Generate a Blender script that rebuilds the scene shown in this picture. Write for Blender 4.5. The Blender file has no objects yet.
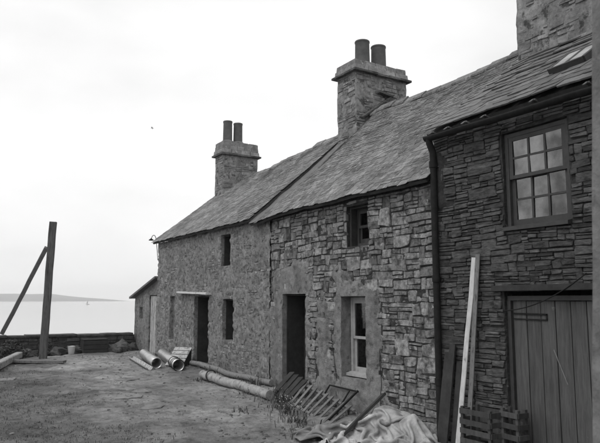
import bpy, math, random
from mathutils import Vector, Matrix, noise as mn

# ------------------------------------------------------------------ camera, sky, sun, exposure
scene = bpy.context.scene
R = math.radians
col = scene.collection

cam_data = bpy.data.cameras.new('camera')
cam = bpy.data.objects.new('camera', cam_data)
col.objects.link(cam)
scene.camera = cam
cam_data.sensor_width = 36.0
cam_data.lens = 37.2
cam_data.clip_start = 0.05
cam_data.clip_end = 30000
CAM = Vector((-6.2725, 0.0, 1.75))
cam.location = CAM
cam.rotation_mode = 'XYZ'
cam.rotation_euler = (R(90 + 7.216), 0, R(-31.834))
cam_data.dof.use_dof = True
cam_data.dof.focus_distance = 9.5
cam_data.dof.aperture_fstop = 5.0

SUN_EL, SUN_AZ = 52.0, 250.0      # elevation; compass-like angle of the sun around z (0 = +Y, clockwise)
world = bpy.data.worlds.new('World')
scene.world = world
world.use_nodes = True
wn, wl = world.node_tree.nodes, world.node_tree.links
wn.clear()
sky = wn.new('ShaderNodeTexSky')
sky.sky_type = 'NISHITA'
sky.sun_disc = False
sky.sun_elevation = R(SUN_EL)
sky.sun_rotation = R(SUN_AZ)
sky.dust_density = 6.0
sky.air_density = 1.0
bw = wn.new('ShaderNodeRGBToBW')
wl.new(sky.outputs[0], bw.inputs[0])
# an overcast deck: the clear sky's brightness is evened out by cloud, with soft cloud structure
tc = wn.new('ShaderNodeTexCoord')
mp = wn.new('ShaderNodeMapping'); mp.inputs['Scale'].default_value = (1.0, 1.0, 2.4)
wl.new(tc.outputs['Generated'], mp.inputs[0])
cl = wn.new('ShaderNodeTexNoise'); cl.inputs['Scale'].default_value = 1.7; cl.inputs['Detail'].default_value = 5; cl.inputs['Roughness'].default_value = 0.5
wl.new(mp.outputs[0], cl.inputs['Vector'])
clr = wn.new('ShaderNodeMapRange')
clr.inputs['From Min'].default_value = 0.3; clr.inputs['From Max'].default_value = 0.7
clr.inputs['To Min'].default_value = 6.5; clr.inputs['To Max'].default_value = 9.4
wl.new(cl.outputs['Fac'], clr.inputs['Value'])
mixv = wn.new('ShaderNodeMix'); mixv.data_type = 'FLOAT'
mixv.inputs['Factor'].default_value = 0.88
wl.new(bw.outputs[0], mixv.inputs['A']); wl.new(clr.outputs[0], mixv.inputs['B'])
bg = wn.new('ShaderNodeBackground'); bg.inputs['Strength'].default_value = 0.133
wl.new(mixv.outputs[0], bg.inputs['Color'])
wo = wn.new('ShaderNodeOutputWorld')
wl.new(bg.outputs[0], wo.inputs['Surface'])

sun_data = bpy.data.lights.new('sun', 'SUN')
sun_data.energy = 0.9
sun_data.angle = R(28)
sun_data.color = (1, 1, 1)
sun = bpy.data.objects.new('sun', sun_data)
col.objects.link(sun)
az, el = R(SUN_AZ), R(SUN_EL)
sdir = Vector((math.sin(az) * math.cos(el), math.cos(az) * math.cos(el), math.sin(el)))
sun.rotation_mode = 'QUATERNION'
sun.rotation_quaternion = sdir.to_track_quat('Z', 'Y')
sun.location = (-10, 5, 20)

vs = scene.view_settings
scene.display_settings.display_device = 'sRGB'
vs.view_transform = 'Standard'
vs.look = 'None'
vs.exposure = 0.0
vs.gamma = 1.0
vs.use_curve_mapping = False
scene.cycles.volume_bounces = 3

# ------------------------------------------------------------------ helpers
rnd = random.Random(7)
def U(a, b): return rnd.uniform(a, b)
def N(x, y, z=0.0): return mn.noise(Vector((x, y, z)))
def FB(x, y, z=0.0, o=4): return mn.fractal(Vector((x, y, z)), 1.0, 2.0, o)
def sm(a, b, x):
    t = max(0.0, min(1.0, (x - a) / (b - a)))
    return t * t * (3 - 2 * t)

WL = {}
def link(o, parent, wloc):
    col.objects.link(o)
    WL[o.name] = Vector(wloc)
    if parent is not None:
        o.parent = parent
        o.matrix_parent_inverse = Matrix.Translation(-WL[parent.name])
    return o

def tag(o, label=None, cat=None, group=None, kind=None):
    if label: o['label'] = label
    if cat: o['category'] = cat
    if group: o['group'] = group
    if kind: o['kind'] = kind
    return o

def empty(name, loc, label=None, cat=None, group=None):
    o = bpy.data.objects.new(name, None)
    o.location = loc
    o.empty_display_size = 0.3
    link(o, None, loc)
    return tag(o, label, cat, group)

class MB:
    def __init__(s): s.v = []; s.f = []; s.smooth = []
    def add(s, vs, fs, smooth=False):
        b = len(s.v)
        s.v += [tuple(p) for p in vs]
        s.f += [tuple(i + b for i in f) for f in fs]
        s.smooth += [smooth] * len(fs)
        return s
    def box(s, a, b):
        x0, y0, z0 = a; x1, y1, z1 = b
        return s.add([(x0,y0,z0),(x1,y0,z0),(x1,y1,z0),(x0,y1,z0),(x0,y0,z1),(x1,y0,z1),(x1,y1,z1),(x0,y1,z1)],
              [(0,3,2,1),(4,5,6,7),(0,1,5,4),(1,2,6,5),(2,3,7,6),(3,0,4,7)])
    def beam(s, p0, p1, w, t, up=(0,0,1), seg=1, jit=0.0, w1=None, bev=0.0):
        """bar from p0 to p1, w wide across, t thick along up"""
        p0, p1 = Vector(p0), Vector(p1)
        d = (p1 - p0).normalized()
        up = Vector(up)
        e = d.cross(up)
        if e.length < 1e-4: e = d.cross(Vector((1,0,0)))
        e.normalize(); n = e.cross(d).normalized()
        w1 = w if w1 is None else w1
        if bev > 0:
            prof = [(-.5,-.5+bev),(-.5,.5-bev),(-.5+bev,.5),(.5-bev,.5),(.5,.5-bev),(.5,-.5+bev),(.5-bev,-.5),(-.5+bev,-.5)]
        else:
            prof = [(-.5,-.5),(-.5,.5),(.5,.5),(.5,-.5)]
        k = len(prof); vs = []; fs = []
        for i in range(seg + 1):
            f = i / seg
            q = p0.lerp(p1, f); ww = w + (w1 - w) * f
            oj = Vector((U(-jit, jit), U(-jit, jit), U(-jit, jit)))
            for (a, b) in prof: vs.append(q + oj + e * (a * ww) + n * (b * t))
        for i in range(seg):
            for j in range(k):
                a = i * k + j; b = i * k + (j + 1) % k
                fs.append((a, b, b + k, a + k))
        fs.append(tuple(range(k))[::-1]); fs.append(tuple(range(seg * k, seg * k + k)))
        return s.add(vs, fs)
    def tube(s, pts, rad, n=12, cap=True, smooth=True):
        pts = [Vector(p) for p in pts]
        if not hasattr(rad, '__len__'): rad = [rad] * len(pts)
        vs = []; fs = []
        ref = None
        for i, p in enumerate(pts):
            d = (pts[min(i+1, len(pts)-1)] - pts[max(i-1, 0)])
            if d.length < 1e-9: d = Vector((0,0,1))
            d.normalize()
            if ref is None:
                ref = d.cross(Vector((0.123, 0.2, 1)))
                if ref.length < 1e-2: ref = d.cross(Vector((1, 0, 0)))
            ref = (ref - d * ref.dot(d)).normalized()
            b = d.cross(ref)
            for k in range(n):
                a = 2 * math.pi * k / n
                vs.append(p + (ref * math.cos(a) + b * math.sin(a)) * rad[i])
        for i in range(len(pts) - 1):
            for k in range(n):
                a = i * n + k; c = i * n + (k + 1) % n
                fs.append((a, c, c + n, a + n))
        s.add(vs, fs, smooth)
        if cap:
            s.add(vs[:n], [tuple(range(n))[::-1]]); s.add(vs[-n:], [tuple(range(n))])
        return s
    def lathe(s, cx, cy, prof, n=20):
        vs = [(cx + a*math.cos(2*math.pi*k/n), cy + a*math.sin(2*math.pi*k/n), z) for a, z in prof for k in range(n)]
        fs = [(i*n+k, i*n+(k+1) % n, (i+1)*n+(k+1) % n, (i+1)*n+k) for i in range(len(prof)-1) for k in range(n)]
        return s.add(vs, fs, True)
    def build(s, name, mat, parent=None, wl=None, double=False):
        if wl is None:
            xs = [p[0] for p in s.v]; ys = [p[1] for p in s.v]; zs = [p[2] for p in s.v]
            wl = ((min(xs)+max(xs))/2, (min(ys)+max(ys))/2, min(zs))
        me = bpy.data.meshes.new(name)
        me.from_pydata([(p[0]-wl[0], p[1]-wl[1], p[2]-wl[2]) for p in s.v], [], s.f)
        me.polygons.foreach_set('use_smooth', s.smooth)
        me.update()
        me.materials.append(mat)
        o = bpy.data.objects.new(name, me)
        o.location = wl
        return link(o, parent, wl)

def mat(name, lo, hi, scale=4.0, detail=6, rough=0.9, bump=0.0, bscale=None, obj=0.0, isl=0.0,
        stretch=(1, 1, 1), spots=None, spec=0.3, metal=0.0, big=None, stain=None, dark=None):
    """neutral grey procedural material: noise between two greys, with per-object or per-island tone, relief, lichen spots"""
    m = bpy.data.materials.new(name); m.use_nodes = True
    nt = m.node_tree; n = nt.nodes; l = nt.links
    p = n['Principled BSDF']
    p.inputs['Roughness'].default_value = rough
    p.inputs['Specular IOR Level'].default_value = spec
    p.inputs['Metallic'].default_value = metal
    geo = n.new('ShaderNodeNewGeometry')
    mpn = n.new('ShaderNodeMapping'); mpn.inputs['Scale'].default_value = stretch
    l.new(geo.outputs['Position'], mpn.inputs[0])
    nz = n.new('ShaderNodeTexNoise'); nz.inputs['Scale'].default_value = scale; nz.inputs['Detail'].default_value = detail
    nz.inputs['Roughness'].default_value = 0.7
    l.new(mpn.outputs[0], nz.inputs['Vector'])
    mr = n.new('ShaderNodeMapRange')
    mr.inputs['From Min'].default_value = 0.32; mr.inputs['From Max'].default_value = 0.68
    mr.inputs['To Min'].default_value = lo; mr.inputs['To Max'].default_value = hi
    l.new(nz.outputs['Fac'], mr.inputs['Value'])
    out = mr.outputs[0]
    def mul(a, b):
        q = n.new('ShaderNodeMath'); q.operation = 'MULTIPLY'
        l.new(a, q.inputs[0]); l.new(b, q.inputs[1]); return q.outputs[0]
    if big:
        bn = n.new('ShaderNodeTexNoise'); bn.inputs['Scale'].default_value = big[0]; bn.inputs['Detail'].default_value = 4
        l.new(geo.outputs['Position'], bn.inputs['Vector'])
        br = n.new('ShaderNodeMapRange'); br.inputs['From Min'].default_value = .35; br.inputs['From Max'].default_value = .65
        br.inputs['To Min'].default_value = big[1]; br.inputs['To Max'].default_value = big[2]
        l.new(bn.outputs['Fac'], br.inputs['Value']); out = mul(out, br.outputs[0])
    for amp, src in ((obj, 'o'), (isl, 'i')):
        if amp > 0:
            if src == 'o': s = n.new('ShaderNodeObjectInfo').outputs['Random']
            else: s = geo.outputs['Random Per Island']
            r2 = n.new('ShaderNodeMapRange'); r2.inputs['To Min'].default_value = 1 - amp; r2.inputs['To Max'].default_value = 1 + amp
            l.new(s, r2.inputs['Value']); out = mul(out, r2.outputs[0])
    if stain:
        sn = n.new('ShaderNodeTexNoise'); sn.inputs['Scale'].default_value = stain[0]; sn.inputs['Detail'].default_value = 3
        sm_ = n.new('ShaderNodeMapping'); sm_.inputs['Scale'].default_value = (1, 1, 0.12)
        l.new(geo.outputs['Position'], sm_.inputs[0]); l.new(sm_.outputs[0], sn.inputs['Vector'])
        sr = n.new('ShaderNodeMapRange'); sr.inputs['From Min'].default_value = .45; sr.inputs['From Max'].default_value = .7
        sr.inputs['To Min'].default_value = 1; sr.inputs['To Max'].default_value = stain[1]
        l.new(sn.outputs['Fac'], sr.inputs['Value']); out = mul(out, sr.outputs[0])
    if dark:
        dk = n.new('ShaderNodeTexNoise'); dk.inputs['Scale'].default_value = dark[0]; dk.inputs['Detail'].default_value = 6; dk.inputs['Roughness'].default_value = .7
        l.new(mpn.outputs[0], dk.inputs['Vector'])
        dr = n.new('ShaderNodeMapRange'); dr.inputs['From Min'].default_value = dark[1]; dr.inputs['From Max'].default_value = dark[1] + dark[3]
        dr.inputs['To Min'].default_value = 1.0; dr.inputs['To Max'].default_value = dark[2]
        l.new(dk.outputs['Fac'], dr.inputs['Value']); out = mul(out, dr.outputs[0])
    if spots:
        sp = n.new('ShaderNodeTexNoise'); sp.inputs['Scale'].default_value = spots[0]; sp.inputs['Detail'].default_value = 3
        l.new(geo.outputs['Position'], sp.inputs['Vector'])
        sr = n.new('ShaderNodeMapRange'); sr.inputs['From Min'].default_value = spots[1]; sr.inputs['From Max'].default_value = spots[1] + .06
        l.new(sp.outputs['Fac'], sr.inputs['Value'])
        mx = n.new('ShaderNodeMix'); mx.data_type = 'FLOAT'
        l.new(sr.outputs[0], mx.inputs['Factor']); l.new(out, mx.inputs['A']); mx.inputs['B'].default_value = spots[2]
        out = mx.outputs[0]
    l.new(out, p.inputs['Base Color'])
    if bump:
        b2 = n.new('ShaderNodeTexNoise'); b2.inputs['Scale'].default_value = bscale or scale * 4; b2.inputs['Detail'].default_value = 8
        b2.inputs['Roughness'].default_value = 0.65
        l.new(mpn.outputs[0], b2.inputs['Vector'])
        bp = n.new('ShaderNodeBump'); bp.inputs['Strength'].default_value = 1.0; bp.inputs['Distance'].default_value = bump
        l.new(b2.outputs['Fac'], bp.inputs['Height']); l.new(bp.outputs[0], p.inputs['Normal'])
    return m

M = {}
M['stone'] = mat('rubble_stone', .075, .32, 12, rough=.92, bump=.014, bscale=20, obj=.42, spots=(9, .66, .40), dark=(5, .5, .35, .12))
M['stone_far'] = mat('rubble_stone_far', 0.112, 0.279, 12, rough=.92, bump=.012, bscale=22, obj=.3, spots=(9, .66, .34), dark=(6, .5, .5, .14))
M['stone_isl'] = mat('rubble_stone_small', 0.117, 0.351, 12, rough=.92, bump=.012, bscale=22, isl=.32, spots=(9, .66, .38), dark=(6, .5, .5, .14))
M['slab'] = mat('flagstone_walling', 0.037, 0.120, 9, rough=.9, bump=.014, bscale=16, obj=.45, stretch=(1, 1, 3), dark=(4, .52, .4, .12))
M['slab_isl'] = mat('flagstone_walling_small', 0.043, 0.137, 9, rough=.9, bump=.012, bscale=16, isl=.45, stretch=(1, 1, 3), dark=(4, .52, .4, .12))
M['mortar'] = mat('earthy_mortar', .022, .06, 14, rough=.97, bump=.014, bscale=30, spots=(12, .66, .13))
M['harl'] = mat('weathered_harling', 0.140, 0.270, 10, rough=.95, bump=.014, bscale=40, big=(1.3, .8, 1.12), stain=(3.5, .75), dark=(7, .56, .45, .10))
M['harl1'] = mat('old_harling', 0.133, 0.307, 12, rough=.95, bump=.016, bscale=30, big=(1.1, .8, 1.12), stain=(4, .8), dark=(13, .52, .38, .10))
M['slate'] = mat('stone_slate', 0.106, 0.233, 14, rough=.88, bump=.008, bscale=30, obj=.3, spots=(16, .65, .36), big=(1.6, .72, 1.28), dark=(9, .55, .5, .1))
M['slate_isl'] = mat('stone_slate_far', 0.106, 0.233, 14, rough=.88, bump=.008, bscale=30, isl=.3, spots=(14, .65, .36), big=(1.6, .72, 1.28), dark=(9, .55, .5, .1))
M['slate3'] = mat('dressed_slate', 0.078, 0.163, 11, rough=.7, bump=.005, bscale=30, obj=.28, spots=(18, .69, .2))
M['deck'] = mat('roof_bedding', .05, .09, 8, rough=.95, bump=.01)
M['fillet'] = mat('mortar_fillet', 0.112, 0.176, 8, rough=.95, bump=.012, bscale=25)
M['chim'] = mat('chimney_harling', .13, .34, 9, rough=.95, bump=.014, bscale=24, big=(2.2, .72, 1.15), dark=(5, .53, .32, .08))
M['pot'] = mat('chimney_pot_clay', .075, .12, 6, rough=.8, bump=.003)
M['ground'] = mat('trodden_earth', 0.129, 0.304, 6, detail=12, rough=.97, bump=.05, bscale=11, big=(.6, .65, 1.3), spots=(30, .72, .26), dark=(2.2, .52, .55, .14))
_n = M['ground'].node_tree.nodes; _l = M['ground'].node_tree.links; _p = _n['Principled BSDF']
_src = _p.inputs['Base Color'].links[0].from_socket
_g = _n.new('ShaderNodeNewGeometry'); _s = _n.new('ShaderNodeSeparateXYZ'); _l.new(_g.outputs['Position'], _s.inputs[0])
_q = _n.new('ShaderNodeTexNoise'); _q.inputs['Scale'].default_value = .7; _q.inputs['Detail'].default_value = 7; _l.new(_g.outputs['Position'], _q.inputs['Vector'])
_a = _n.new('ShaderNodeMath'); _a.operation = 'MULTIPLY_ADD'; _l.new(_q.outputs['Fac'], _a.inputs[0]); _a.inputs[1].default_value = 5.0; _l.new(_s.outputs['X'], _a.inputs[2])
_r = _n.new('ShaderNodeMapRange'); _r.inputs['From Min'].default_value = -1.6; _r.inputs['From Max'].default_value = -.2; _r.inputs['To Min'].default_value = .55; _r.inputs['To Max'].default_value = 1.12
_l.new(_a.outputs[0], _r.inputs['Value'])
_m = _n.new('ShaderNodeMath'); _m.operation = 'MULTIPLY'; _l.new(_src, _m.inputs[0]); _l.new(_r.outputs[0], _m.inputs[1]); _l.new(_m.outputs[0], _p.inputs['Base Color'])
M['pebble'] = mat('pebbles', 0.065, 0.221, 9, rough=.95, isl=.5)
M['flag'] = mat('flagstones', .15, .27, 7, rough=.9, bump=.01, bscale=14, obj=.15, dark=(5, .5, .5, .15))
M['wood_old'] = mat('weathered_timber', .045, .09, 5, rough=.85, bump=.004, stretch=(3, 3, .5), obj=.25)
M['wood_dark'] = mat('tarred_timber', .025, .05, 6, rough=.8, bump=.004)
M['opening_shade'] = mat('opening_shade_boards', .016, .04, 6, rough=.9, bump=.003)  # near-black colour puts the shade of the openings into boards and linings
M['white_board'] = mat('whitewashed_board', .48, .68, 12, rough=.75, bump=.003, stretch=(2, 2, .6), dark=(7, .6, .3, .08))
M['wood_mid'] = mat('grey_timber', .10, .24, 9, rough=.85, bump=.004, stretch=(2, 2, .7), obj=.25, dark=(9, .56, .4, .1))
M['wood_pale'] = mat('pale_board', .32, .58, 12, rough=.75, bump=.004, stretch=(2, 2, .6), stain=(9, .6), dark=(8, .55, .3, .08))
M['paint'] = mat('old_white_paint', .30, .42, 10, rough=.6, bump=.002, spots=(24, .68, .14))
M['frame_dark'] = mat('dull_paint', .04, .065, 8, rough=.55, bump=.002, spots=(24, .7, .05))
M['door3'] = mat('store_door_paint', 0.059, 0.124, 6, rough=.65, bump=.004, bscale=14, stretch=(7, 7, .5), obj=.09, stain=(7, .75), spots=(10, .71, .17))
M['iron'] = mat('black_iron', .010, .022, 12, rough=.75, bump=.002, spec=.2)
M['tin'] = mat('galvanised_tube', .40, .55, 6, rough=.38, bump=.001, metal=.75, spec=.5)
M['log'] = mat('bare_log', .20, .40, 7, rough=.8, bump=.008, bscale=14, dark=(6, .55, .35, .1))
M['post'] = mat('salt_worn_post', .055, .13, 6, rough=.9, bump=.01, stretch=(4, 4, .5), dark=(5, .55, .5, .1))
M['canvas'] = mat('dirty_canvas', 0.303, 0.578, 4, rough=.9, bump=.004, bscale=40, big=(3.5, .7, 1.2), dark=(4, .55, .4, .1))
M['sack'] = mat('hessian_sack', .16, .28, 5, rough=.95, bump=.004, bscale=60)
M['leaf'] = mat('weeds', 0.066, 0.154, 8, rough=.8, isl=.5)
M['turf'] = mat('rough_turf', 0.046, 0.111, 6, rough=.9, isl=.5)
M['leaf_dark'] = mat('dark_scrub', .022, .055, 8, rough=.8, isl=.4)
M['petal'] = mat('pale_petal', .55, .75, 8, rough=.8)
M['white'] = mat('white_enamel', .75, .82, 5, rough=.35)
M['rock'] = mat('dark_rock', 0.044, 0.110, 6, rough=.95, bump=.02, bscale=12, isl=.3, obj=.3)
M['render'] = mat('cement_render', .15, .27, 9, rough=.9, bump=.012, bscale=25, stain=(4, .7), dark=(6, .55, .6, .12))
M['land'] = mat('far_land', .05, .10, .01, rough=1.0)
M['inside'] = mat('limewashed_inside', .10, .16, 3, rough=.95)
M['curtain'] = mat('net_curtain', .30, .42, 9, rough=.9)
M['gull'] = mat('gull_feathers', .22, .4, 3, rough=.8)
M['sail'] = mat('sailcloth', .25, .35, 3, rough=.8)

def glass(name, refl=1.9):
    m = bpy.data.materials.new(name); m.use_nodes = True
    n = m.node_tree.nodes; l = m.node_tree.links; n.clear()
    fr = n.new('ShaderNodeFresnel'); fr.inputs['IOR'].default_value = refl
    tr = n.new('ShaderNodeBsdfTransparent'); tr.inputs['Color'].default_value = (.75, .75, .75, 1)
    gl = n.new('ShaderNodeBsdfGlossy'); gl.inputs['Roughness'].default_value = .06
    nz = n.new('ShaderNodeTexNoise'); nz.inputs['Scale'].default_value = 5
    bp = n.new('ShaderNodeBump'); bp.inputs['Distance'].default_value = .01; bp.inputs['Strength'].default_value = .5
    geo = n.new('ShaderNodeNewGeometry'); l.new(geo.outputs['Position'], nz.inputs['Vector'])
    l.new(nz.outputs['Fac'], bp.inputs['Height']); l.new(bp.outputs[0], gl.inputs['Normal'])
    dn = n.new('ShaderNodeTexNoise'); dn.inputs['Scale'].default_value = 3.2; dn.inputs['Detail'].default_value = 7; l.new(geo.outputs['Position'], dn.inputs['Vector'])
    dm = n.new('ShaderNodeMapRange'); dm.inputs['From Min'].default_value = .35; dm.inputs['From Max'].default_value = .62; dm.inputs['To Min'].default_value = .38; dm.inputs['To Max'].default_value = 1.0
    l.new(dn.outputs['Fac'], dm.inputs['Value']); l.new(dm.outputs[0], gl.inputs['Color'])      # noise dims the gloss colour unevenly
    mx = n.new('ShaderNodeMixShader'); o = n.new('ShaderNodeOutputMaterial')
    l.new(fr.outputs[0], mx.inputs[0]); l.new(tr.outputs[0], mx.inputs[1]); l.new(gl.outputs[0], mx.inputs[2]); l.new(mx.outputs[0], o.inputs[0])
    return m
M['glass'] = glass('window_glass', 1.8)
M['glass_bright'] = glass('clean_window_glass', 2.9)
M['roofglass'] = mat('sky_toned_glass', .30, .5, 5, rough=.4, dark=(4, .52, .5, .15))  # pale colour stands in for sky reflected in the roof panes

m = bpy.data.materials.new('sea_water'); m.use_nodes = True
n = m.node_tree.nodes; l = m.node_tree.links
p = n['Principled BSDF']; p.inputs['Base Color'].default_value = (.35, .35, .35, 1); p.inputs['Roughness'].default_value = .12
p.inputs['IOR'].default_value = 1.33
nz = n.new('ShaderNodeTexNoise'); nz.inputs['Scale'].default_value = .35; nz.inputs['Detail'].default_value = 6
geo = n.new('ShaderNodeNewGeometry'); l.new(geo.outputs['Position'], nz.inputs['Vector'])
bp = n.new('ShaderNodeBump'); bp.inputs['Distance'].default_value = .12; bp.inputs['Strength'].default_value = .35
l.new(nz.outputs['Fac'], bp.inputs['Height']); l.new(bp.outputs[0], p.inputs['Normal'])
M['sea'] = m

# ------------------------------------------------------------------ ground, sea, far land
def gbase(y):
    pts = [(-30, -.5), (0, -.3), (6.4, -.15), (11, .03), (15, .12), (18, .16), (20.5, .10), (60, .10)]
    for (a, b), (c, d) in zip(pts, pts[1:]):
        if y <= c:
            return b + (d - b) * (y - a) / (c - a)
    return .1
def G(x, y):
    z = gbase(y)
    near = sm(.6, -.5, x)
    z += near * (.05 * FB(x * .5, y * .5, 3) + .026 * FB(x * 2.2, y * 2.2, 9) + .012 * FB(x * 6, y * 6, 2))
    z += .05 * sm(-.9, -.15, x) * (1 if x < .3 else 0) * (.6 + .8 * N(x * 2, y * 1.3, 5))   # earth built up at the wall foot
    return z

def lines(marks, steps):
    out = []
    for (a, b), st in zip(zip(marks, marks[1:]), steps):
        k = max(1, round((b - a) / st))
        out += [a + (b - a) * i / k for i in range(k)]
    return out + [marks[-1]]
gx = lines([-60, -12, -6.5, .4, 6, 60], [6, .5, .085, 1, 8])
gy = lines([-30, 2, 6, 13, 20.9, 21.0], [4, .4, .07, .12, .1])
mb = MB()
vs_ = [(x, y, G(x, y)) for y in gy for x in gx]
nx = len(gx)
fs_ = [(j*nx+i, j*nx+i+1, (j+1)*nx+i+1, (j+1)*nx+i) for j in range(len(gy)-1) for i in range(nx-1)]
k0 = len(vs_)
vs_ += [(x, 21.2, -4.5) for x in gx]
jl = len(gy) - 1
fs_ += [(jl*nx+i, jl*nx+i+1, k0+i+1, k0+i) for i in range(nx-1)]
mb.add(vs_, fs_, True)
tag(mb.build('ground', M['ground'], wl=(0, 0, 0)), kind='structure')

mb = MB()
rs = [22, 60, 150, 400, 1200, 2400, 3700]
S = 48
sea_v = []; sea_f = []
for r in [0] + rs:
    for k in range(S):
        a = 2 * math.pi * k / S
        sea_v.append((CAM.x + r * math.cos(a), 20 + r * math.sin(a), -3.0))
for i in range(len(rs)):
    for k in range(S):
        a = i*S+k; b = i*S+(k+1) % S
        sea_f.append((a, b, b+S, a+S))
mb.add(sea_v, sea_f)
tag(mb.build('sea', M['sea'], wl=(0, 0, 0)), kind='structure')

# low headland across the water
def headland():
    mb = MB()
    ax = Vector((0.86, -0.5, 0)); ax = Vector((.927, -.375, 0)); dp = Vector((.375, .927, 0))
    base = Vector((-1400, 3180, 0))
    vs, fs = [], []
    K, J = 150, 14
    L = 2330
    for i in range(K + 1):
        t = i / K; s = t * L
        prof = 33 * min(1, .80 + .26 * sm(0, 1500, s)) * (1 - .45 * sm(1880, 2080, s)) * (1 - sm(2020, 2320, s))
        prof += 2.2 * FB(s * .004, 2, 1) * (1 - sm(2100, 2300, s))
        for j in range(J + 1):
            q = j / J
            w = math.sin(math.pi * min(1, q * 1.0)) ** .45
            h = prof * w * (1 + .06 * FB(s * .008, q * 4, 4)) - 4
            p = base + ax * s + dp * (q * 500 + 30 * N(s * .004, 3))
            vs.append((p.x, p.y, -3 + h))
    for i in range(K):
        for j in range(J):
            a = i*(J+1)+j
            fs.append((a, a+J+1, a+J+2, a+1))
    mb.add(vs, fs, True)
    o = mb.build('headland', M['land'])
    tag(o, kind='structure')
headland()

# the air over the firth: one closed box of even, pale haze
m = bpy.data.materials.new('haze_air'); m.use_nodes = True
n = m.node_tree.nodes; l = m.node_tree.links; n.clear()
pv = n.new('ShaderNodeVolumePrincipled'); pv.inputs['Color'].default_value = (.98, .98, .98, 1); pv.inputs['Density'].default_value = .00036
pv.inputs['Anisotropy'].default_value = 0.0
o_ = n.new('ShaderNodeOutputMaterial'); l.new(pv.outputs[0], o_.inputs['Volume'])
mb = MB(); mb.box((-3900, -3900, -6.0), (3900, 3900, 70))
hz = mb.build('haze', m)
tag(hz, kind='stuff')

# ------------------------------------------------------------------ masonry tools
class Frame:
    """flat wall frame: u along, v up, n outwards"""
    def __init__(s, o, u, v, n): s.o, s.u, s.v, s.n = Vector(o), Vector(u), Vector(v), Vector(n)
    def at(s, a, b, d=0.0): return s.o + s.u * a + s.v * b + s.n * d
FAC = Frame((0, 0, 0), (0, 1, 0), (0, 0, 1), (-1, 0, 0))

def grid_lines(a, b, marks, step):
    ms = sorted(set([a, b] + [q for q in marks if a < q < b]))
    return lines(ms, [step] * (len(ms) - 1))

def wall_sheet(mb, fr, u0, u1, v0, v1, openings, height, step, depth=.5):
    """relief sheet with openings cut out and reveals turned inwards; openings = [(ua, ub, va, vb, reveal depth)]"""
    ul = grid_lines(u0, u1, [q for o in openings for q in o[:2]], step)
    vl = grid_lines(v0, v1, [q for o in openings for q in o[2:4]], step)
    nu = len(ul)
    vs = []
    for b in vl:
        for a in ul:
            wob = .012 * N(a * 3, b * 3, 11), .012 * N(a * 3, b * 3, 17)
            if a in (u0, u1) : wob = (0, wob[1])
            vs.append(fr.at(a + wob[0], b + wob[1], height(a, b)))
    def inside(a, b):
        for o in openings:
            if o[0] < a < o[1] and o[2] < b < o[3]: return True
        return False
    fs = []
    for j in range(len(vl) - 1):
        for i in range(nu - 1):
            if inside((ul[i]+ul[i+1])/2, (vl[j]+vl[j+1])/2): continue
            fs.append((j*nu+i, j*nu+i+1, (j+1)*nu+i+1, (j+1)*nu+i))
    mb.add(vs, fs, True)
    for o in openings:
        i0, i1 = ul.index(o[0]), ul.index(o[1]); j0, j1 = vl.index(o[2]), vl.index(o[3])
        loop = [(i, j0) for i in range(i0, i1)] + [(i1, j) for j in range(j0, j1)] + [(i, j1) for i in range(i1, i0, -1)] + [(i0, j) for j in range(j1, j0, -1)]
        ring = [vs[j*nu+i] for i, j in loop]
        steps = max(2, int(o[4] / .06))
        rv = []
        for k in range(steps + 1):
            for q, (i, j) in zip(ring, loop):
                d = -fr.n * (o[4] * k / steps)
                w = Vector((0, .012 * N(q.y * 4, q.z * 4, k * .7), .012 * N(q.y * 4, q.z * 4, 5 + k * .7))) if k else Vector()
                base = fr.at(ul[i], vl[j], 0) if k else q
                rv.append((base + d + w) if k else q)
        L = len(ring)
        rf = []
        for k in range(steps):
            for a in range(L):
                b = (a + 1) % L
                rf.append((k*L+a, k*L+b, (k+1)*L+b, (k+1)*L+a))
        mb.add(rv, rf, False)

def guillotine(u0, v0, u1, v1, hmax, wmax, hmin, wmin, out):
    w, h = u1 - u0, v1 - v0
    hm = U(hmin * 1.25, hmax); wm = U(wmin * 1.6, wmax)
    if h > hm and h > 2 * hmin and (h / hm > w / wm or w < 2 * wmin):
        c = v0 + h * U(.35, .65)
        guillotine(u0, v0, u1, c, hmax, wmax, hmin, wmin, out); guillotine(u0, c, u1, v1, hmax, wmax, hmin, wmin, out)
    elif w > wm and w > 2 * wmin:
        c = u0 + w * U(.3, .7)
        guillotine(u0, v0, c, v1, hmax, wmax, hmin, wmin, out); guillotine(c, v0, u1, v1, hmax, wmax, hmin, wmin, out)
    else:
        out.append((u0, v0, u1, v1))

def clip_rect(r, ops, pad=.004):
    u0, v0, u1, v1 = r
    for o in ops:
        a, b, c, d = o[0]-pad, o[1]+pad, o[2]-pad, o[3]+pad
        if u1 <= a or u0 >= b or v1 <= c or v0 >= d: continue
        cand = [(u0, v0, min(u1, a), v1), (max(u0, b), v0, u1, v1), (u0, v0, u1, min(v1, c)), (u0, max(v0, d), u1, v1)]
        cand = [q for q in cand if q[2]-q[0] > .05 and q[3]-q[1] > .03]
        if not cand: return None
        u0, v0, u1, v1 = max(cand, key=lambda q: (q[2]-q[0])*(q[3]-q[1]))
    return (u0, v0, u1, v1)

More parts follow.
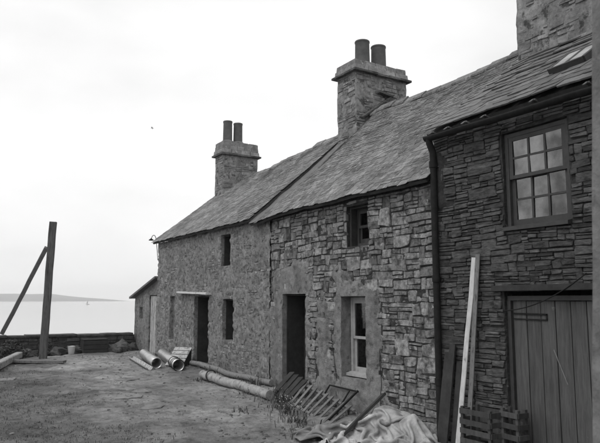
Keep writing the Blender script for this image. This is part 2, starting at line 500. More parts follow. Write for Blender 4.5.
def stone_mesh(fr, r, joint, proud, warp, rough=1.0):
    u0, v0, u1, v1 = r
    j = joint * U(.6, 1.5)
    u0 += j; u1 -= j; v0 += j; v1 -= j
    w, h = u1-u0, v1-v0
    m_ = min(w, h)
    cr = m_ * U(.03, .17)
    k = min(m_ * .15, .035) * rough
    # an uneven outline, quoin to quoin
    pts = []
    cs = [(u0, v0), (u1, v0), (u1, v1), (u0, v1)]
    cs = [(a + U(-k, k), b + U(-k, k)) for a, b in cs]
    for i in range(4):
        p, q, pr = cs[i], cs[(i+1) % 4], cs[(i-1) % 4]
        def toward(a, b, d):
            L = math.hypot(b[0]-a[0], b[1]-a[1]) or 1
            return (a[0]+(b[0]-a[0])*d/L, a[1]+(b[1]-a[1])*d/L)
        c1 = cr * U(.4, 1.4)
        pts.append(toward(p, pr, c1)); pts.append(toward(p, q, cr * U(.4, 1.4)))
        L = math.hypot(q[0]-p[0], q[1]-p[1])
        f = U(.4, .6)
        mx, my = p[0]+(q[0]-p[0])*f, p[1]+(q[1]-p[1])*f
        nx_, ny_ = -(q[1]-p[1])/L, (q[0]-p[0])/L
        d = U(-.05, .04) * m_ * rough
        pts.append((mx + nx_*d, my + ny_*d))
    cu, cv = (u0+u1)/2, (v0+v1)/2
    tu, tv = U(-.04, .04), U(-.06, .06)
    ins = min(.007, m_ * .10)
    vs, fs = [], []
    K = len(pts)
    for lev in range(3):
        for (a, b) in pts:
            du, dv = a-cu, b-cv
            L = math.hypot(du, dv) or 1
            s = 1 if lev < 2 else max(.3, 1 - ins * U(.7, 1.5) / L)
            d = -.03 if lev == 0 else (proud - .005 * U(.6, 1.6) if lev == 1 else proud + U(-.003, .003))
            if lev: d += tu * du + tv * dv
            uu, vv = cu + du*s, cv + dv*s
            wu, wv = warp(uu, vv)
            vs.append(fr.at(uu + wu, vv + wv, d))
    wu, wv = warp(cu, cv)
    vs.append(fr.at(cu + wu + U(-.2, .2)*w*.3, cv + wv, proud + U(-.004, .003)))
    for lev in range(2):
        for i in range(K):
            a, b = lev*K+i, lev*K+(i+1) % K
            fs.append((a, b, b+K, a+K))
    for i in range(K):
        fs.append((2*K+i, 2*K+(i+1) % K, 3*K))
    return vs, fs, fr.at(cu + wu, cv + wv, 0)

def no_warp(a, b): return 0, 0
def walling(fr, rects, ops, joint, prange, warp, cover, parent, mi, ms, n_ind, name='stone'):
    """stones laid in the wall; the n_ind that show largest are pieces of their own, the rest one mass"""
    items = []
    for r in rects:
        r = clip_rect(r, ops)
        if r is None: continue
        cu, cv = (r[0]+r[2])/2, (r[1]+r[3])/2
        if r[2]-r[0] < .045 or r[3]-r[1] < .026: continue
        pr = U(*prange)
        if cover(cu, cv) > pr + .012: continue
        vs, fs, c = stone_mesh(fr, r, joint, pr, warp)
        size = (r[2]-r[0])*(r[3]-r[1]) / (c - CAM).length_squared
        items.append((size, vs, fs))
    items.sort(key=lambda q: -q[0])
    for s, vs, fs in items[:n_ind]:
        MB().add(vs, fs).build(name, mi, parent)
    if items[n_ind:]:
        mb = MB()
        for s, vs, fs in items[n_ind:]: mb.add(vs, fs)
        tag(mb.build('small_' + name + 's', ms, parent), kind='stuff')

# ------------------------------------------------------------------ roofs
def slate_variants(k, thick, seed):
    rr = random.Random(seed); out = []
    for i in range(k):
        w, c1, c2 = .5, rr.uniform(.02, .12), rr.uniform(.02, .12)
        e = [rr.uniform(-.03, .03) for _ in range(4)]
        pl = [(-w, 0+e[0]+c1*.6), (-w+c1, e[1]*.5), (0, e[2]), (w-c2, e[1]), (w, c2*.5+e[3]), (w*.97, 1), (-w*.97, 1)]
        out.append((pl, thick))
    return out

def slate_geo(var, w, L, T, pos, u, e, n, lift):
    """pos = middle of the lower edge on the deck; lower edge lifted over the course below"""
    pl, _ = var
    top, bot = [], []
    for a, b in pl:
        q = pos + e * (a * w) + u * (b * L)
        hgt = lift * (1 - b)
        top.append(q + n * (hgt + T)); bot.append(q + n * hgt)
    k = len(pl)
    vs = top + bot
    fs = [tuple(range(k)), tuple(range(2*k-1, k-1, -1))]
    fs += [(i, i+k, (i+1) % k + k, (i+1) % k) for i in range(k)]
    return vs, fs

def slope(roof_parent, y0, y1, x0, z0, x1, z1, off, gauge, wr, T, mi, ms, n_ind, seed, skip=None, eave_jit=.03, gmin=.6, jit=1.0):
    """front slope laid with slates: (x0, z0) at the eave to (x1, z1) at the ridge; off(y, t) = sag"""
    rr = random.Random(seed)
    run = Vector((x1-x0, 0, z1-z0)); Ls = run.length; u = run / Ls
    e = Vector((0, -1, 0)); n_ = Vector((-u.z, 0, u.x))
    vars_ = slate_variants(14, T, seed)
    items = []
    t = 0.0; row = 0
    while t < Ls - gauge * .3:
        g = gauge * (1 - (1 - gmin) * t / Ls) * rr.uniform(.93, 1.07)
        y = y0 + rr.uniform(-.3, 0) * wr[1] 
        while y < y1:
            w = rr.uniform(*wr)
            yc = y + w/2
            y += w + rr.uniform(.002, .012) * jit
            a, b = max(yc - w/2, y0), min(yc + w/2, y1)
            if b - a < .07: continue
            yc, w = (a+b)/2, b-a
            tt = t + rr.uniform(-.011, .011) * jit * (1 if row else .6) - (eave_jit * rr.random() if row == 0 else 0)
            if rr.random() < .015: tt -= .03
            pos = Vector((x0, yc, z0)) + u * tt
            pos.z += off(yc, tt / Ls)
            if skip and skip(pos): continue
            ang = rr.gauss(0, .018 * jit)
            e2 = (e + u * ang).normalized(); u2 = (u - e * ang).normalized()
            # follow the sag of the deck
            dz = off(yc + .1, tt/Ls) - off(yc - .1, tt/Ls)
            e2 = (e2 - Vector((0, 0, dz / .2))).normalized()
            L = min(g * 1.75, Ls - tt)
            vs, fs = slate_geo(rr.choice(vars_), w, L, T * rr.uniform(.7, 1.35), pos, u2, (e2 + n_ * rr.gauss(0, .006 * jit)).normalized(), n_, T * rr.uniform(1.0, 2.0))
            items.append(((pos - CAM).length, vs, fs))
        t += g; row += 1
    items.sort(key=lambda q: q[0])
    for d, vs, fs in items[:n_ind]:
        MB().add(vs, fs).build('slate', mi, roof_parent)
    if items[n_ind:]:
        mb = MB()
        for d, vs, fs in items[n_ind:]: mb.add(vs, fs)
        tag(mb.build('slate_courses', ms, roof_parent), kind='stuff')
    return len(items)

def deck(mb, y0, y1, x0, z0, x1, z1, off, th=.09, ny=30, nt=10):
    run = Vector((x1-x0, 0, z1-z0)); n_ = Vector((-run.z, 0, run.x)).normalized()
    vs, fs = [], []
    for side in (0, 1):
        for i in range(ny+1):
            y = y0 + (y1-y0)*i/ny
            for j in range(nt+1):
                t = j/nt
                q = Vector((x0, y, z0)) + run*t - n_ * (th if side else 0.0)
                q.z += off(y, t)
                vs.append(q)
    W = nt+1; B = (ny+1)*W
    for i in range(ny):
        for j in range(nt):
            a = i*W+j
            fs.append((a, a+1, a+W+1, a+W)); fs.append((B+a, B+a+W, B+a+W+1, B+a+1))
        fs.append((i*W, i*W+W, B+i*W+W, B+i*W)); fs.append((i*W+nt, B+i*W+nt, B+i*W+W+nt, i*W+W+nt))
    for j in range(nt):
        fs.append((j, B+j, B+j+1, j+1)); a = ny*W+j; fs.append((a, a+1, B+a+1, B+a))
    mb.add(vs, fs)

def shell(parent, y0, y1, zt, xr, zr, xb=5.2, zb=3.5, mat_=None):
    """back wall, gables and floor so that the house is closed"""
    mb = MB()
    mb.box((xb-.4, y0+.02, -.4), (xb, y1-.02, zt-.1))
    for y in (y0+.01, y1-.45):
        pr = [(.04, -.4), (xb-.42, -.4), (xb-.42, zb-.1), (xr, zr-.25), (.04, zt-.12)]
        k = len(pr)
        vs = [(a, y, b) for a, b in pr] + [(a, y+.44, b) for a, b in pr]
        fs = [tuple(range(k))[::-1], tuple(range(k, 2*k))] + [(i, (i+1) % k, (i+1) % k + k, i+k) for i in range(k)]
        # wound for outward faces
        mb.add(vs, fs)
    mb.build('gable_wall', mat_ or M['harl1'], parent)
    MB().box((.5, y0+.46, -.42), (xb-.44, y1-.46, .05)).build('floor', M['inside'], parent)
    # an inner partition close behind the front rooms
    MB().box((2.6, y0+.46, .06), (2.7, y1-.46, 3.2)).build('partition', M['inside'], parent)

# ------------------------------------------------------------------ chimneys
def chimney(parent, x0, x1, y0, y1, z0, z1, cap, top, pots, seed, label=None, courses=True, slabw=.09, stonesize=(.16, .4)):
    global rnd
    rnd = random.Random(seed)
    root = None
    mb = MB()
    def hh(a, b): return .014 * FB(a * 3.1, b * 3.1, seed) + .012 * FB(a * 9, b * 9, seed + 3) 
    fr4 = [(Frame((x0, 0, 0), (0, 1, 0), (0, 0, 1), (-1, 0, 0)), y0, y1), (Frame((0, y0, 0), (1, 0, 0), (0, 0, 1), (0, -1, 0)), x0, x1),
           (Frame((x1, 0, 0), (0, 1, 0), (0, 0, 1), (1, 0, 0)), y0, y1), (Frame((0, y1, 0), (1, 0, 0), (0, 0, 1), (0, 1, 0)), x0, x1)]
    # one closed relief sheet round the stack
    rings = lines([z0, z1], [.06])
    per = []
    for k in range(4):
        cs = [(x0, y0), (x1, y0), (x1, y1), (x0, y1)]
        a, b = cs[k], cs[(k+1) % 4]
        q = max(4, int(math.hypot(b[0]-a[0], b[1]-a[1]) / .06))
        per += [(a[0]+(b[0]-a[0])*i/q, a[1]+(b[1]-a[1])*i/q) for i in range(q)]
    cx, cy = (x0+x1)/2, (y0+y1)/2
    vs, fs = [], []
    P = len(per)
    for z in rings:
        for a, b in per:
            f = 1 + .022 * FB(a * 2.6 + b * 1.7, z * 2.6, seed) + .012 * N(a * 9 + 2, b * 9 + z * 9, seed)
            vs.append((cx + (a-cx)*f, cy + (b-cy)*f, z))
    for i in range(len(rings)-1):
        for k in range(P):
            a, b = i*P+k, i*P+(k+1) % P
            fs.append((a, b, b+P, a+P))
    fs.append(tuple(range((len(rings)-1)*P, len(rings)*P)))
    mb.add(vs, fs, True)
    root = mb.build('chimney', M['chim'], parent)
    # bare stones showing through the harling on the faces
    for fr, a, b in fr4[:2]:
        rects = []
        guillotine(a + .015, z0, b - .015, z1, stonesize[0], stonesize[1], .055, .12, rects)
        walling(fr, rects, [], .008, (.004, .020), no_warp,
                lambda p_, q_: .05 if N(p_ * 3.3 + seed, q_ * 3.1, seed) + .5 * N(p_ * 9, q_ * 9, seed) > -.02 else 0, root, M['stone_isl'], M['stone_isl'], 0)
    # drip course of thin slabs, then the head courses
    mb = MB()
    def slab_ring(z, th, ov):
        for s in range(5):
            a = x0 - ov + (x1 - x0 + 2*ov) * s / 5; b = x0 - ov + (x1 - x0 + 2*ov) * (s+1) / 5 - .006
            j = U(-.015, .015)
            mb.box((a, y0 - ov + j, z + U(-.006, .006)), (b, y1 + ov + U(-.015, .015), z + th + U(-.008, .008)))
    slab_ring(cap, .05, slabw)
    mb.build('drip_course', M['slab_isl'], root)
    head = MB()
    zz = cap + .052; ins = .02
    nrow = max(2, int((top - zz) / .12)); hrow = (top - zz) / nrow
    for r in range(nrow):
        ov = .045 - .03 * r
        for (fa, fb, axis, fix) in ((x0 - ov, x1 + ov, 'x', 0), (y0 - ov, y1 + ov, 'y', 0)):
            pass
        q = 5 if r % 2 else 4
        for s in range(q):
            a = x0 - ov + (x1 - x0 + 2*ov) * s / q; b = x0 - ov + (x1 - x0 + 2*ov) * (s+1) / q - .012
            j0, j1 = U(-.018, .018), U(-.018, .018)
            zt_ = zz + hrow - .008 + U(-.006, .006)
            head.add([(a+U(-.01,.01), y0-ov+j0, zz), (b, y0-ov+j0+U(-.01,.01), zz), (b, y1+ov+j1, zz), (a, y1+ov+j1, zz),
                      (a+.01, y0-ov+j0+.012, zt_), (b-.01, y0-ov+j0+.012, zt_+U(-.01,.01)), (b-.01, y1+ov+j1-.01, zt_), (a+.01, y1+ov+j1-.01, zt_)],
                     [(0,3,2,1),(4,5,6,7),(0,1,5,4),(1,2,6,5),(2,3,7,6),(3,0,4,7)])
        zz += hrow
    core = head.box((x0 - .0, y0 - .0, cap + .053), (x1 + .0, y1 + .0, top - .03))
    head.build('head_course', M['stone_isl'], root)
    for (px, py, r0, h) in pots:
        mb = MB()
        zb = top - .05
        prof = [(r0*1.0, 0), (r0*.97, h*.3), (r0*.93, h*.92), (r0*.935, h*.925), (r0*.99, h*.94), (r0*.99, h*.985), (r0*.96, h), (r0*.78, h), (r0*.76, h*.5)]
        mb.lathe(px, py, [(a, zb + b) for a, b in prof])
        po = mb.build('chimney_pot', M['pot'], root)
        mb = MB()
        prof = [(r0*1.5, 0), (r0*1.35, .07), (r0*1.06, .11)]
        mb.lathe(px, py, [(a, zb + b) for a, b in prof], 16)
        mb.build('mortar_flaunching', M['fillet'], po)
    return root

# ------------------------------------------------------------------ windows and doors
def sash_window(parent, ya, yb, za, zb, x, cols_, rows_, fm, bar=.022, stile=.05, sill=True, curtain=False, meet=None, lower_dx=.03, sillm=None, gm=None):
    """two hung sashes in a box frame; x = face of the outer frame inside the reveal"""
    g = .004
    mb = MB()
    f = .055
    mb.box((x, ya+g, za+g), (x+.09, ya+f, zb-g)); mb.box((x, yb-f, za+g), (x+.09, yb-g, zb-g))
    mb.box((x+.002, ya+f, zb-f), (x+.088, yb-f, zb-g)); mb.box((x+.002, ya+f, za+g), (x+.088, yb-f, za+f))
    win = mb.build('window', fm, parent)
    zm = meet if meet else (za+zb)/2
    def sash(z0, z1, xx, br, tr):
        y0, y1 = ya+f+.002, yb-f-.002
        m = MB()
        m.box((xx, y0, z0), (xx+.035, y0+stile, z1)); m.box((xx, y1-stile, z0), (xx+.035, y1, z1))
        m.box((xx+.001, y0+stile, z0), (xx+.034, y1-stile, z0+br)); m.box((xx+.001, y0+stile, z1-tr), (xx+.034, y1-stile, z1))
        gy0, gy1, gz0, gz1 = y0+stile, y1-stile, z0+br, z1-tr
        for c in range(1, cols_):
            yy = gy0 + (gy1-gy0)*c/cols_
            m.box((xx+.004, yy-bar/2, gz0), (xx+.031, yy+bar/2, gz1))
        for r in range(1, rows_):
            zz = gz0 + (gz1-gz0)*r/rows_
            m.box((xx+.006, gy0, zz-bar/2), (xx+.029, gy1, zz+bar/2))
        m.build('sash', fm, win)
        for c in range(cols_):
            for r in range(rows_):
                a0 = gy0 + (gy1-gy0)*c/cols_ + (bar/2 if c else 0); a1 = gy0 + (gy1-gy0)*(c+1)/cols_ - (bar/2 if c < cols_-1 else 0)
                b0 = gz0 + (gz1-gz0)*r/rows_ + (bar/2 if r else 0); b1 = gz0 + (gz1-gz0)*(r+1)/rows_ - (bar/2 if r < rows_-1 else 0)
                tx, tz = U(-.008, .008), U(-.008, .008)
                MB().add([(xx+.017+tx, a0, b0), (xx+.017, a1, b0+0), (xx+.017+tz, a1, b1), (xx+.017+tx+tz, a0, b1)], [(3, 2, 1, 0)]).build('pane', gm or M['glass'], win)
    sash(zm-.02, zb-f, x+.008, .045, .05)
    sash(za+f, zm+.02, x+.008+.038, .075, .045)
    if sill:
        m = MB(); m.add([(x-.11, ya+.006, za-.012), (x+.1, ya+.006, za-.012), (x+.1, yb-.006, za-.012), (x-.11, yb-.006, za-.012),
                         (x-.11, ya+.006, za+.03), (x+.0, ya+.006, za+.055), (x+.0, yb-.006, za+.055), (x-.11, yb-.006, za+.03)],
                        [(0,3,2,1),(4,5,6,7),(0,1,5,4),(1,2,6,5),(2,3,7,6),(3,0,4,7)])
        m.build('sill', sillm or fm, win)
    if curtain:
        m = MB(); k = 60
        vs = []
        for i in range(k+1):
            yy = ya+.07 + (yb-ya-.14)*i/k
            dx = .018*math.sin(i*1.1) + .01*math.sin(i*.37)
            vs += [(x+.2+dx, yy, za+.05), (x+.2+dx*.8, yy, zb-.05)]
        m.add(vs, [(2*i, 2*i+2, 2*i+3, 2*i+1) for i in range(k)], True)
        m.build('net_curtain', M['curtain'], win)
    return win

def plank_door(parent, y0, y1, z0, z1, x, n_, m, frame=True, gap=.006, name='door', handle=None, th=.028, fm=None):
    fm = fm or m
    root = MB().box((x+th+.004, y0+.02, z0+.15), (x+th+.03, y1-.02, z0+.28)).box((x+th+.004, y0+.02, z1-.3), (x+th+.03, y1-.02, z1-.17)).build(name, fm, parent)
    w = (y1-y0)/n_
    for i in range(n_):
        a, b = y0+i*w+gap/2, y0+(i+1)*w-gap/2
        dz = U(0, .02); dx = U(-.002, .002)
        mb = MB(); mb.beam((x+th/2+dx, (a+b)/2, z0+dz), (x+th/2+dx, (a+b)/2, z1-U(0, .006)), b-a, th, up=(1, 0, 0), bev=.1)
        mb.build('plank', m, root)
    return root

def shade_lining(parent, o, x0, x1, m, th=.022, name='frame'):  # dark boards added along a reveal, shade put into their colour
    ya, yb, za, zb = o[:4]; g = .016
    mb = MB(); mb.box((x0, ya+g, za), (x1, ya+g+th, zb-g)); mb.box((x0, yb-g-th, za), (x1, yb-g, zb-g)); mb.box((x0+.002, ya+g+th, zb-g-th), (x1-.002, yb-g-th, zb-g))
    return mb.build(name, m, parent)

# ------------------------------------------------------------------ cottage at the sea end (harled, low)
rnd = random.Random(11)
Y1A, Y1B = 11.235, 18.2
c1 = empty('stone_cottage', (2.4, 14.7, .1), 'far harled cottage at the sea end, with small dark openings and no glass', 'cottage')
OP1 = [(14.35, 15.28, -.05, 1.85, .42), (12.96, 13.54, .83, 1.77, .40), (13.17, 13.67, 2.55, 3.30, .40), (16.68, 17.06, .66, 1.86, .10)]
def cov1(a, b):
    m_ = .22 * FB(a * 1.1, b * 1.1, 21) + .45 * N(a * 4.2, b * 5.6, 4) + .35 * N(a * 10, b * 12, 2) + .08
    return .003 + .034 * sm(-.18, .22, m_) + .010 * FB(a * 5, b * 5, 8) 
mb = MB()
wall_sheet(mb, FAC, Y1A, Y1B, -.4, 3.46, OP1, cov1, .035)
w1 = mb.build('wall', M['harl1'], c1)
rects = []
v = -.1
while v < 3.42:
    h = U(.28, .46)
    guillotine(Y1A + .02, v, Y1B - .02, min(v + h, 3.42), .13, .36, .05, .1, rects); v += h
def warp1(a, b): return .03 * N(a * 1.1, b * 2.3, 6), .03 * N(a * 1.3, b * 1.9, 16)
walling(FAC, rects, OP1, .008, (.010, .026), warp1, cov1, w1, M['stone_far'], M['stone_isl'], 200)
shell(c1, Y1A, Y1B, 3.46, 2.6, 5.7)

def off1(y, t):
    # old couples have let the ridge drop towards the sea end
    return -t * (.20 * sm(12.2, 16.8, y)) + .05 * t * N(y * .9, t * 2, 3) - .05 * math.sin(math.pi * sm(12, 18, y)) * math.sin(math.pi * t) + .02 * N(y * 1.7, 5, 2)
mb = MB()
X0, Z0, XR, ZR1 = -.16, 3.47, 2.6, 5.84
deck(mb, 11.92, 18.36, X0, Z0, XR, ZR1, off1, th=.05)
deck(mb, 11.92, 18.36, 5.36, 3.47, XR, ZR1, off1)
r1 = mb.build('roof', M['deck'], c1)
slope(r1, 11.90, 18.40, X0 - .03, Z0 + .01, XR, ZR1 + .01, off1, .12, (.10, .24), .0065, M['slate'], M['slate_isl'], 120, 31, eave_jit=.05)
slope(r1, 11.90, 18.40, 5.39, Z0 + .01, XR, ZR1 + .01, off1, .33, (.3, .5), .016, M['slate'], M['slate_isl'], 0, 32)
# ridge stones
def ridge(parent, y0, y1, x, z, off, m, size=(.35, .6)):
    y = y0
    while y < y1 - .1:
        L = min(U(*size), y1 - y)
        zz = z + off(y + L/2, 1.0) + U(-.01, .015); w = .15
        mb = MB(); tl = U(-.02, .02)
        vs = [(x-w, y+.01, zz-.10), (x, y+.01, zz+.035+tl*.3), (x+w, y+.01, zz-.10), (x-w, y+L-.01, zz-.10), (x, y+L-.01, zz+.035), (x+w, y+L-.01, zz-.10),
              (x-w, y+.01, zz-.14), (x, y+.01, zz-.02), (x+w, y+.01, zz-.14), (x-w, y+L-.01, zz-.14), (x, y+L-.01, zz-.02), (x+w, y+L-.01, zz-.14)]
        fs = [(0,1,4,3),(1,2,5,4),(6,9,10,7),(7,10,11,8),(0,6,7,1),(1,7,8,2),(3,4,10,9),(4,5,11,10),(0,3,9,6),(2,8,11,5)]
        mb.add(vs, fs); mb.build('ridge_stone', m, parent)
        y += L
ridge(r1, 11.95, 18.36, XR, ZR1 + .03, off1, M['slate'])
chimney(c1, 1.82, 3.06, 17.66, 18.26, 4.3, 6.36, 6.35, 6.82, [(2.10, 17.95, .155, .76), (2.47, 17.95, .155, .74)], 5)

# openings of the sea-end cottage; near-black boards carry their shade
wbox = MB().box((.38, 13.175, 2.555), (.40, 13.665, 3.295)).build('window', M['wood_dark'], c1)
for i in range(4):
    MB().box((.35 + U(0, .01), 13.18 + i*.121, 2.56), (.378, 13.18 + i*.121 + .116, 3.29)).build('board', M['opening_shade'], wbox)
wbox = MB().box((.38, 12.965, .835), (.40, 13.535, 1.765)).build('window', M['wood_dark'], c1)
for i in range(4):
    MB().box((.35 + U(0, .01), 12.97 + i*.141, .84), (.378, 12.97 + i*.141 + .136, 1.76)).build('board', M['opening_shade'], wbox)
wbl = MB().box((.07, 16.685, .665), (.12, 17.055, 1.855)).build('window', M['harl'], c1)
wbl['label'] = 'narrow window blocked up with mortar'
shade_lining(c1, OP1[0], .07, .405, M['opening_shade'], name='door_frame_or_shade_lining')  # linings added to darken these jambs like deep shade
shade_lining(c1, OP1[1], .06, .345, M['opening_shade'], name='window_shade_lining')
shade_lining(c1, OP1[2], .05, .345, M['opening_shade'], name='window_shade_lining')
plank_door(c1, 14.37, 15.26, .08, 1.83, .41, 5, M['opening_shade'])
# pale drip board over the doorway and the stone lintel behind it
mb = MB(); mb.beam((-.09, 14.2, 1.905), (-.09, 16.2, 1.955), .18, .05, seg=8, jit=.004, bev=.12)
lb = mb.build('lintel_board', M['white_board'], c1)

# bracket lamp on the corner
mb = MB()
pts = [(-.02, 18.24, 2.95), (-.03, 18.30, 3.25), (-.04, 18.36, 3.5)] + [(-.05, 18.62 - .26*math.cos(a), 3.52 + .22*math.sin(a)) for a in [math.pi*k/9*.8 for k in range(10)]]
mb.tube(pts, .010, 6)
lamp = mb.build('bracket', M['iron'], c1)
e_ = pts[-1]
mb = MB(); mb.lathe(e_[0], e_[1], [(.015, e_[2]+.02), (.025, e_[2]), (.07, e_[2]-.03), (.08, e_[2]-.055), (.07, e_[2]-.05), (.03, e_[2]-.02)], 14)
mb.build('lamp_shade', M['iron'], lamp)

# ------------------------------------------------------------------ lean-to at the sea end
lt = empty('lean_to_shed', (1.2, 19.4, .1), 'small lean-to shed with a pale plank door at the far gable', 'shed')
OPL = [(18.42, 19.12, .05, 1.90, .12), (19.78, 20.10, 1.15, 1.52, .2)]
mb = MB()
def covl(a, b): return .012 * FB(a * 3, b * 3, 5)
frl = Frame((.05, 0, 0), (0, 1, 0), (0, 0, 1), (-1, 0, 0))
wall_sheet(mb, frl, 18.23, 20.6, -.4, 1.92, OPL, covl, .05)
mb.add([frl.at(18.23, 1.92), frl.at(20.6, 1.92), frl.at(18.23, 2.40)], [(0, 1, 2)])
mb.box((.06, 20.3, -.4), (2.6, 20.6, 1.85)); mb.box((2.4, 18.24, -.4), (2.61, 20.3, 2.0))
mb.build('wall', M['harl1'], lt)
mb = MB(); mb.beam((-.12, 19.46, 2.13), (2.75, 19.46, 2.13), 2.62, .06, up=(0, .24, 1), seg=6, jit=.006)
rl = mb.build('roof', M['slate3'], lt)
plank_door(lt, 18.43, 19.11, .06, 1.88, .09, 4, M['wood_pale'], gap=.03)
wl_ = MB().box((.18, 19.79, 1.16), (.21, 20.09, 1.51)).build('window', M['wood_dark'], lt)
MB().box((.14, 19.925, 1.16), (.178, 19.955, 1.51)).build('glazing_bar', M['frame_dark'], wl_)

# ------------------------------------------------------------------ middle cottage (bare rubble and patches of harl)
rnd = random.Random(23)
Y2A, Y2B = 6.46, 11.215
c2 = empty('stone_cottage', (2.4, 8.8, -.05), 'middle cottage of bare rubble stone with plastered patches round door and sash window', 'cottage')
OP2 = [(9.86, 10.70, -.08, 1.87, .45), (8.04, 8.73, .47, 1.81, .34), (7.97, 8.57, 2.65, 3.34, .32)]
def boxd(a, b, u0, u1, v1):
    """distance inside a patch that reaches the ground"""
    return min(a - u0, u1 - a, v1 - b)
def harl2(a, b):
    d = max(boxd(a, b, 9.62, 11.4, 2.28 + .16 * math.cos((a - 10.2) * 2.2)), boxd(a, b, 7.58, 9.02, 2.12 + .10 * math.sin(a * 3)),
            boxd(a, b, 8.8, 9.8, .55), boxd(a, b, 8.8, 9.8, 2.0) - .24)
    return d + .26 * FB(a * 1.9, b * 1.9, 9) + .13 * N(a * 6, b * 6, 3) + .05 * N(a * 15, b * 15, 3) - .03
def cov2(a, b):
    h = harl2(a, b)
    base = .001 + .013 * FB(a * 4, b * 4, 2) + .008 * N(a * 14, b * 14, 6)
    return base + (.036 + .010 * FB(a * 2.5, b * 2.5, 4) + .012 * N(a * 7, b * 8, 5)) * sm(-.10, .22, h)
mb = MB()
wall_sheet(mb, FAC, Y2A, Y2B, -.5, 3.46, OP2, cov2, .024)
# mortar and harl share one sheet; the material keeps the harl's own pale tone
w2 = mb.build('wall', M['harl'], c2)
w2.data.materials.append(M['mortar'])
wlc = WL[w2.name]
for pg in w2.data.polygons:
    c_ = pg.center
    if c_.x + wlc.x < .05 and harl2(c_.y + wlc.y, c_.z + wlc.z) < .02: pg.material_index = 1
rects = []
v = -.25
while v < 3.4:
    h = U(.34, .62)
    guillotine(Y2A + .01, v, Y2B - .0, min(v + h, 3.42), .31, .58, .05, .10, rects); v += h
def warp2(a, b): return .03 * N(a * 1.6, b * 2.3, 6) + .012 * N(a * 5, b * 5, 12), .022 * N(a * .8, b * 1.2, 16) + .020 * N(a * 3.5, b * 4, 2)
walling(FAC, rects, OP2, .007, (.004, .032), warp2, cov2, w2, M['stone'], M['stone_isl'], 300)
shell(c2, Y2A, Y2B, 3.46, 2.6, 5.9)

def off2(y, t):
    vdrop = -(.10 + .16 * t) * sm(10.7, 11.6, y)
    sag = -.07 * t * math.sin(math.pi * max(0, min(1, (y - 6.2) / 4.6)))
    return vdrop + sag + .035 * N(y * .8, t * 1.6, 12) - .04 * math.sin(math.pi * t) + .02 * N(y * 1.9, 9, 2)
X0, Z0, XR, ZR2 = -.17, 3.46, 2.6, 6.10
mb = MB()
deck(mb, 6.44, 11.90, X0, Z0, XR, ZR2, off2, ny=40, th=.05)
deck(mb, 6.44, 11.90, 5.36, 3.46, XR, ZR2, off2)
r2 = mb.build('roof', M['deck'], c2)
slope(r2, 6.30, 11.62, X0 - .03, Z0 + .01, XR, ZR2 + .01, off2, .112, (.09, .23), .0065, M['slate'], M['slate_isl'], 300, 41, eave_jit=.05)
slope(r2, 6.30, 11.62, 5.39, Z0 + .01, XR, ZR2 + .01, off2, .33, (.3, .5), .016, M['slate'], M['slate_isl'], 0, 42)
ridge(r2, 6.6, 11.0, XR, ZR2 + .03, off2, M['slate'])
# mortar fillet where the two roofs meet
mb = MB()
run = Vector((XR - X0, 0, ZR2 - Z0)); nn = Vector((-run.z, 0, run.x)).normalized()
vs, fs = [], []
for i in range(41):
    t = i / 40
    for (yy, hh) in ((11.50, .02), (11.60, .032), (11.75, .02), (11.895, .012 + .02 * N(t * 9, 1)), (11.91, .0)):
        q = Vector((X0 - .02, yy + .02 * N(t * 7, yy), Z0)) + run * t + nn * (hh + .012 * N(t * 14, yy * 5))
        q.z += off2(min(yy, 11.9), t); vs.append(q)
for i in range(40):
    for j in range(4):
        a = i*5 + j; fs.append((a, a+1, a+6, a+5))
mb.add(vs, fs, True); mb.build('mortar_fillet', M['fillet'], r2)
ch1 = chimney(c2, 2.12, 3.66, 11.08, 11.80, 4.4, 7.03, 7.02, 7.34, [(2.60, 11.43, .185, .68), (3.10, 11.43, .19, .66)], 9, slabw=.11)
# raking slab over the roof joint at the stack
mb = MB(); mb.beam((2.25, 11.03, 5.93), (3.2, 11.03, 6.62), .10, .035, up=(0, -.2, 1), seg=4, jit=.006)
mb.beam((2.75, 11.02, 6.62), (3.15, 11.02, 6.56), .12, .05, seg=2, jit=.006)
mb.build('raking_slab', M['slab_isl'], ch1)

shade_lining(c2, OP2[0], .05, .435, M['opening_shade'], name='door_frame_or_shade_lining')  # added linings darken the door and upper window reveals as shade
shade_lining(c2, OP2[2], .07, .195, M['wood_dark'], name='window_shade_lining')
d2 = plank_door(c2, 9.88, 10.68, -.02, 1.85, .44, 5, M['opening_shade'])
sash_window(c2, 8.05, 8.72, .50, 1.80, .17, 1, 1, M['paint'], stile=.045, meet=1.12, sillm=M['paint'])
sash_window(c2, 7.98, 8.56, 2.66, 3.33, .20, 2, 1, M['wood_old'], stile=.035, sill=False)
# loose flex stapled down the wall beside the window
mb = MB()
mb.tube([(-.055, 7.66 + .05*N(z*3, 4) - .10*sm(.2, .6, z)*0, z) for z in [(-.05 + .07*i) for i in range(16)]], .006, 5)
mb.build('loose_cable', M['iron'], c2)
mb = MB()
mb.tube([(-.05, 9.0 - .012*k + .02*N(k, 2), 1.15 - .055*k) for k in range(15)], .005, 5)
mb.build('loose_cable', M['iron'], c2)

